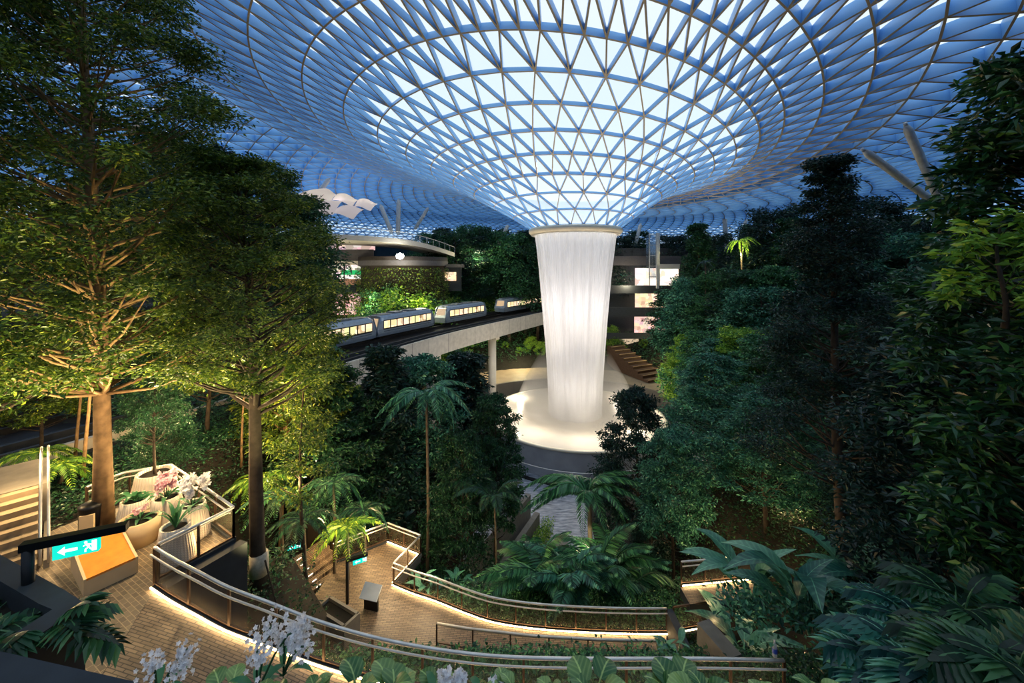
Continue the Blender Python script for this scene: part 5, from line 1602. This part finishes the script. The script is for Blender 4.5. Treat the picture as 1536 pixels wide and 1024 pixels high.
# ---- foreground flowers and heart-shaped leaves along the bottom edge
HE = [blade_mesh('heart_leaf_%d' % k, .36, .19, M['lf_fresh_lit'], 6, .9, 1.1, .35, .22, True) for k in range(3)]
hm = M['vein_fresh']
for k, (px, d) in enumerate([(330, 2.9), (405, 2.8), (470, 2.95), (540, 2.8), (590, 2.6), (665, 2.85), (760, 2.7), (828, 2.9), (900, 2.7), (1010, 2.8), (1055, 2.6), (1145, 2.8), (1225, 2.75)]):
    x = (px - HX) / F * d
    rosette('heart_leaf_plant', 'leaf', HE, 7, (x, d, CZ - d * (1034 - HY) / F - .12), 'heart-leaved green plant along the bottom edge, %s from the left' % ORD[k], 'plant', 'heart-leaved plants along the bottom edge', tilt=(-.9, -.1), scale=(.62, .5, .55, .85, .8)[k % 5], scat=.06, mat=hm)
for k, (px, y, d, h, lab) in enumerate([(235, 1020, 3.0, .32, 'white orchid spray at the bottom left, the one nearest the left edge'), (385, 1015, 2.9, .42, 'tall white orchid spray leaning right at the bottom left'), (425, 990, 3.1, .30, 'white orchid spray just right of the tall one, touching the railing view'),
                                        (655, 1035, 2.8, .18, 'low white flowers at the bottom edge, left of the centre'), (725, 1035, 2.8, .15, 'second cluster of low white flowers at the bottom edge near the centre')]):
    orchid(P(px, y, d) - Vector((0, 0, .12)), lab, 3, h, M['petal'], .02, 50, (.12, 0), 20 + k, .35)

# clipped hedge and low walls that lead down to the plaza
def hedge(name, a, b, wd_, h, label, mat, n, leaf=.16, seed=9):
    rng = np.random.default_rng(seed); a = Vector(a); b = Vector(b); t = (b - a); sd_ = Vector((-t.y, t.x, 0)).normalized()
    u = rng.uniform(0, 1, n); v = rng.uniform(-.5, .5, n); zz = rng.uniform(0, h, n)
    pos = np.array(a)[None] + u[:, None] * np.array(t) + (v * wd_)[:, None] * np.array(sd_); pos[:, 2] += zz
    d = rng.normal(size=(n, 3)); nr = rng.normal(size=(n, 3)) * .6; nr[:, 2] += .8
    L = leaf * rng.uniform(.6, 1.3, n); V_, F_ = leaf_quads(pos, d, nr, L, L * .55)
    return tag(link(name, np_mesh(name, V_, [F_], mat)), label, 'hedge')


hedge('hedge', (-.6, 29.2, .0), (3.6, 38, 0), 1.0, 1.7, 'clipped lit hedge beside the tan path leading down to the slate plaza', M['lf_fresh_lit'], 5000)
mb = MB(); mb.prism([(0.1, 28), (2.6, 28), (5.4, 37.5), (4.4, 37.8)], 0.0, 0.08)
tag(mb.build('floor_path', M['concrete']), kind='structure')
for k, (x0, y0, x1, y1, h) in enumerate([(-2.2, 28.5, 2.4, 38, 2.0), (-3.6, 29.0, 1.6, 39, 3.2)]):
    mb = MB(); mb.bar((x0, y0, h / 2), (x1, y1, h / 2), .5, h)
    tag(mb.build('wall_plaza_edge', M['concrete']), kind='structure')

# ---- undergrowth nobody could count
def undergrowth(name, n, xr, yr, leaf, mat, keep, seed, lift=.5, label='dense low leafy undergrowth covering the slopes', zf=None):
    rng = np.random.default_rng(seed); pts = []
    while len(pts) < n:
        x = rng.uniform(*xr); y = rng.uniform(*yr)
        if keep(x, y): pts.append((x, y, (zf or (lambda a, b: terrain(a, b) - (.3 if b < 26 else 0)))(x, y)))
    pts = np.array(pts); m_ = 9
    pos = np.repeat(pts, m_, 0); nn_ = len(pos)
    pos = pos + rng.normal(size=(nn_, 3)) * np.array([leaf * 1.4, leaf * 1.4, 0]); pos[:, 2] += rng.uniform(0, lift, nn_)
    d = rng.normal(size=(nn_, 3)); d[:, 2] = np.abs(d[:, 2]) * .5
    nr = rng.normal(size=(nn_, 3)) * .4; nr[:, 2] += 1
    L = leaf * rng.uniform(.6, 1.3, nn_)
    V_, F_ = leaf_quads(pos, d, nr, L, L * .5)
    return tag(link(name, np_mesh(name, V_, [F_], mat)), label, 'undergrowth', kind='stuff')


def on_deck(x, y):
    for o_, i_ in ((RAMP_O, RAMP_I), (w_o, w_i)):
        for a, b in zip(o_, i_):
            if abs(x - (a.x + b.x) / 2) < .7 and min(a.y, b.y) - .15 < y < max(a.y, b.y) + .12: return True
    if -17.5 < x < -8.8 and 5 < y < 16.2 and y < 15.9 + (x + 13.5) * -.1 and not (x > -10 and y > 11 + (x + 10) * 2): return True
    if -9.2 < x < -4.3 and 17.5 < y < 24.2: return True
    if 8.5 < x < 12.8 and 17.0 < y < 19.2: return True
    return False


def open_ground(x, y):
    d, t = seg_dist(x, y)
    return d > (10.5 if y > 50 else .8) and not (y > 26.5 and -4.5 < x < 9 and y < 38 and d < 1.5)


undergrowth('undergrowth', 9000, (-22, 22), (10.6, 27), .17, M['lf_deep'], lambda x, y: abs(x) < y * 1.35 and not on_deck(x, y), 51)
undergrowth('undergrowth', 2600, (-7.5, 8), (10.7, 15.2), .15, M['lf_mid'], lambda x, y: not on_deck(x, y), 52, .45, 'leafy bed between the long railing and the lower walkway')
undergrowth('undergrowth', 1500, (-6, 8), (17.8, 20.5), .16, M['lf_mid'], lambda x, y: not on_deck(x, y) and y > 17.9 + max(0, -x * .55), 55, .8, 'leafy hedge just outside the lower walkway railing')
undergrowth('undergrowth', 9000, (-40, 45), (26, 60), .30, M['lf_deep'], lambda x, y: open_ground(x, y) and abs(x) < y * 1.35, 53, .9, 'undergrowth on the slopes round the slate plaza')
undergrowth('undergrowth', 12000, (-75, 80), (50, 126), .55, M['lf_deep'], lambda x, y: open_ground(x, y) and seg_dist(x, y)[0] > 11, 54, 1.6, 'undergrowth on the far slopes behind the pool')
undergrowth('undergrowth', 2500, (4.5, 18), (4.5, 12), .2, M['lf_teal'], lambda x, y: x > 6.2 and not (x < 8.2 and y < 10.7), 56, .7, 'undergrowth below the cut-leaf plants at the lower right', lambda x, y: 17.5 - .45 * (y - 6))

# ------------------------------------------------------------------ lamps that light the garden
WARM = (1.0, 0.66, 0.30)
YEL = (1.0, 0.80, 0.34)
for p, t, e, a in [((-10.6, 9.5, 16.6), (-15.5, 12.5, 29), 5200, 1.0), ((-12.5, 8.5, 16.6), (-18.5, 12.5, 25), 3600, 1.1), ((-9.6, 12.6, 16.0), (-13.2, 13.0, 24), 2200, 1.1),
                   ((-7.0, 12.6, 14.2), (-10.2, 15.0, 25), 3200, 1.0), ((-11.6, 17.6, 14.0), (-10.6, 16.0, 25), 1800, 1.2), ((-12.6, 24, 12), (-12, 26, 22), 1500, 1.3)]:
    lamp('tree_uplight', p, e, YEL, .15, a, t, .7)
for k in range(5):
    a = -PI / 2 + (k - 2) * .75
    lamp('pool_lamp', (FX + 9.5 * math.cos(a), FY + 9.5 * math.sin(a), 7.0), 520, (1.0, .86, .66), .9)
lamp('pool_lamp', (FX - 8, FY + 7, 4.6), 430, (1.0, .86, .66), .4); lamp('pool_lamp', (FX + 8, FY + 7, 4.6), 430, (1.0, .86, .66), .4)
lamp('pool_core_lamp', (FX, FY, 7), 900, (1.0, .95, .88), 1.0)
lamp('pool_core_lamp', (FX, FY, 20), 700, (1.0, .96, .94), 1.0)
for k in range(4):
    a = .6 + k * PI / 2
    lamp('funnel_flood', (FX + 17 * math.cos(a), FY + 17 * math.sin(a), 1.0), 9000, (1.0, .86, .66), .5, 1.1, (FX, FY - 6, 42))
lamp('wall_flood', P(600, 386, 74.2), 2600, (1.0, .82, .5), .3)
mb = MB(); mb.lathe([(.01, -.6), (.6, -.35), (.75, 0), (.6, .35), (.01, .6)], seg=16)
fl = empty('floodlight', P(600, 384, 74.6), label='very bright round floodlight on the green wall tower', cat='floodlight'); mb.build('lens', emissive('flood_lens', (1, .93, .78), 60), fl, True)
mb = MB(); mb.bar((0, .2, 0), (0, 2.2, .1), .12, .12); mb.build('bracket', M['dark_metal'], fl)
for p, e, c_ in [((-15.8, 12.9, 18.6), 110, WARM), ((-17.6, 17.6, 18.6), 420, WARM), ((-12.2, 15.8, 17.6), 160, WARM), ((-11.0, 16.8, 20.5), 420, WARM), ((-9.6, 17.8, 15.5), 45, WARM), ((-13.0, 21, 17), 300, WARM), ((-11.5, 12.6, 20.3), 210, (1, .7, .38)),
                 ((-17.5, 11.5, 19.8), 55, WARM), ((-9.9, 21.6, 10.6), 40, WARM), ((-9.6, 12.6, 16.7), 14, WARM), ((-12.9, 13.6, 16.7), 14, WARM),
                 ((-6.5, 20.8, 11.2), 130, (1, .74, .42)), ((-4.2, 19.8, 10.8), 90, (1, .74, .42)), ((-8.2, 22.8, 10.4), 90, WARM), ((-9, 19.5, 13.0), 60, WARM),
                 ((3.8, 22.5, 8.6), 130, (1, .85, .5)), ((10.5, 19.2, 12.3), 110, WARM), ((12.2, 18.2, 12.4), 14, WARM), ((11, 24, 10), 50, WARM), ((15.5, 22.5, 12.2), 40, WARM),
                 ((-16, 70, 20), 700, (1, .85, .45)), ((-26, 72, 20), 600, (1, .85, .45)), ((2, 88, 7), 900, (1, .86, .5)), ((24, 88, 6), 700, (1, .82, .45)), ((33, 84, 8), 600, (1, .82, .42)), ((29, 60, 9), 700, (1, .85, .4)), ((36, 64, 18), 350, (1, .85, .4)),
                 ((41, 72, 28), 500, (1, .82, .35)), ((-8, 92, 28), 600, (1, .85, .5)), ((26, 90, 22), 700, (1, .8, .5)), ((24, 47, 9), 420, (1, .85, .45)), ((-33, 74, 24), 500, (1, .85, .6)), ((-3, 82, 9), 700, (1, .85, .6))]:
    lamp('garden_lamp', p, e * (2.4 if p[1] < 30 else 1.6), c_, .2)
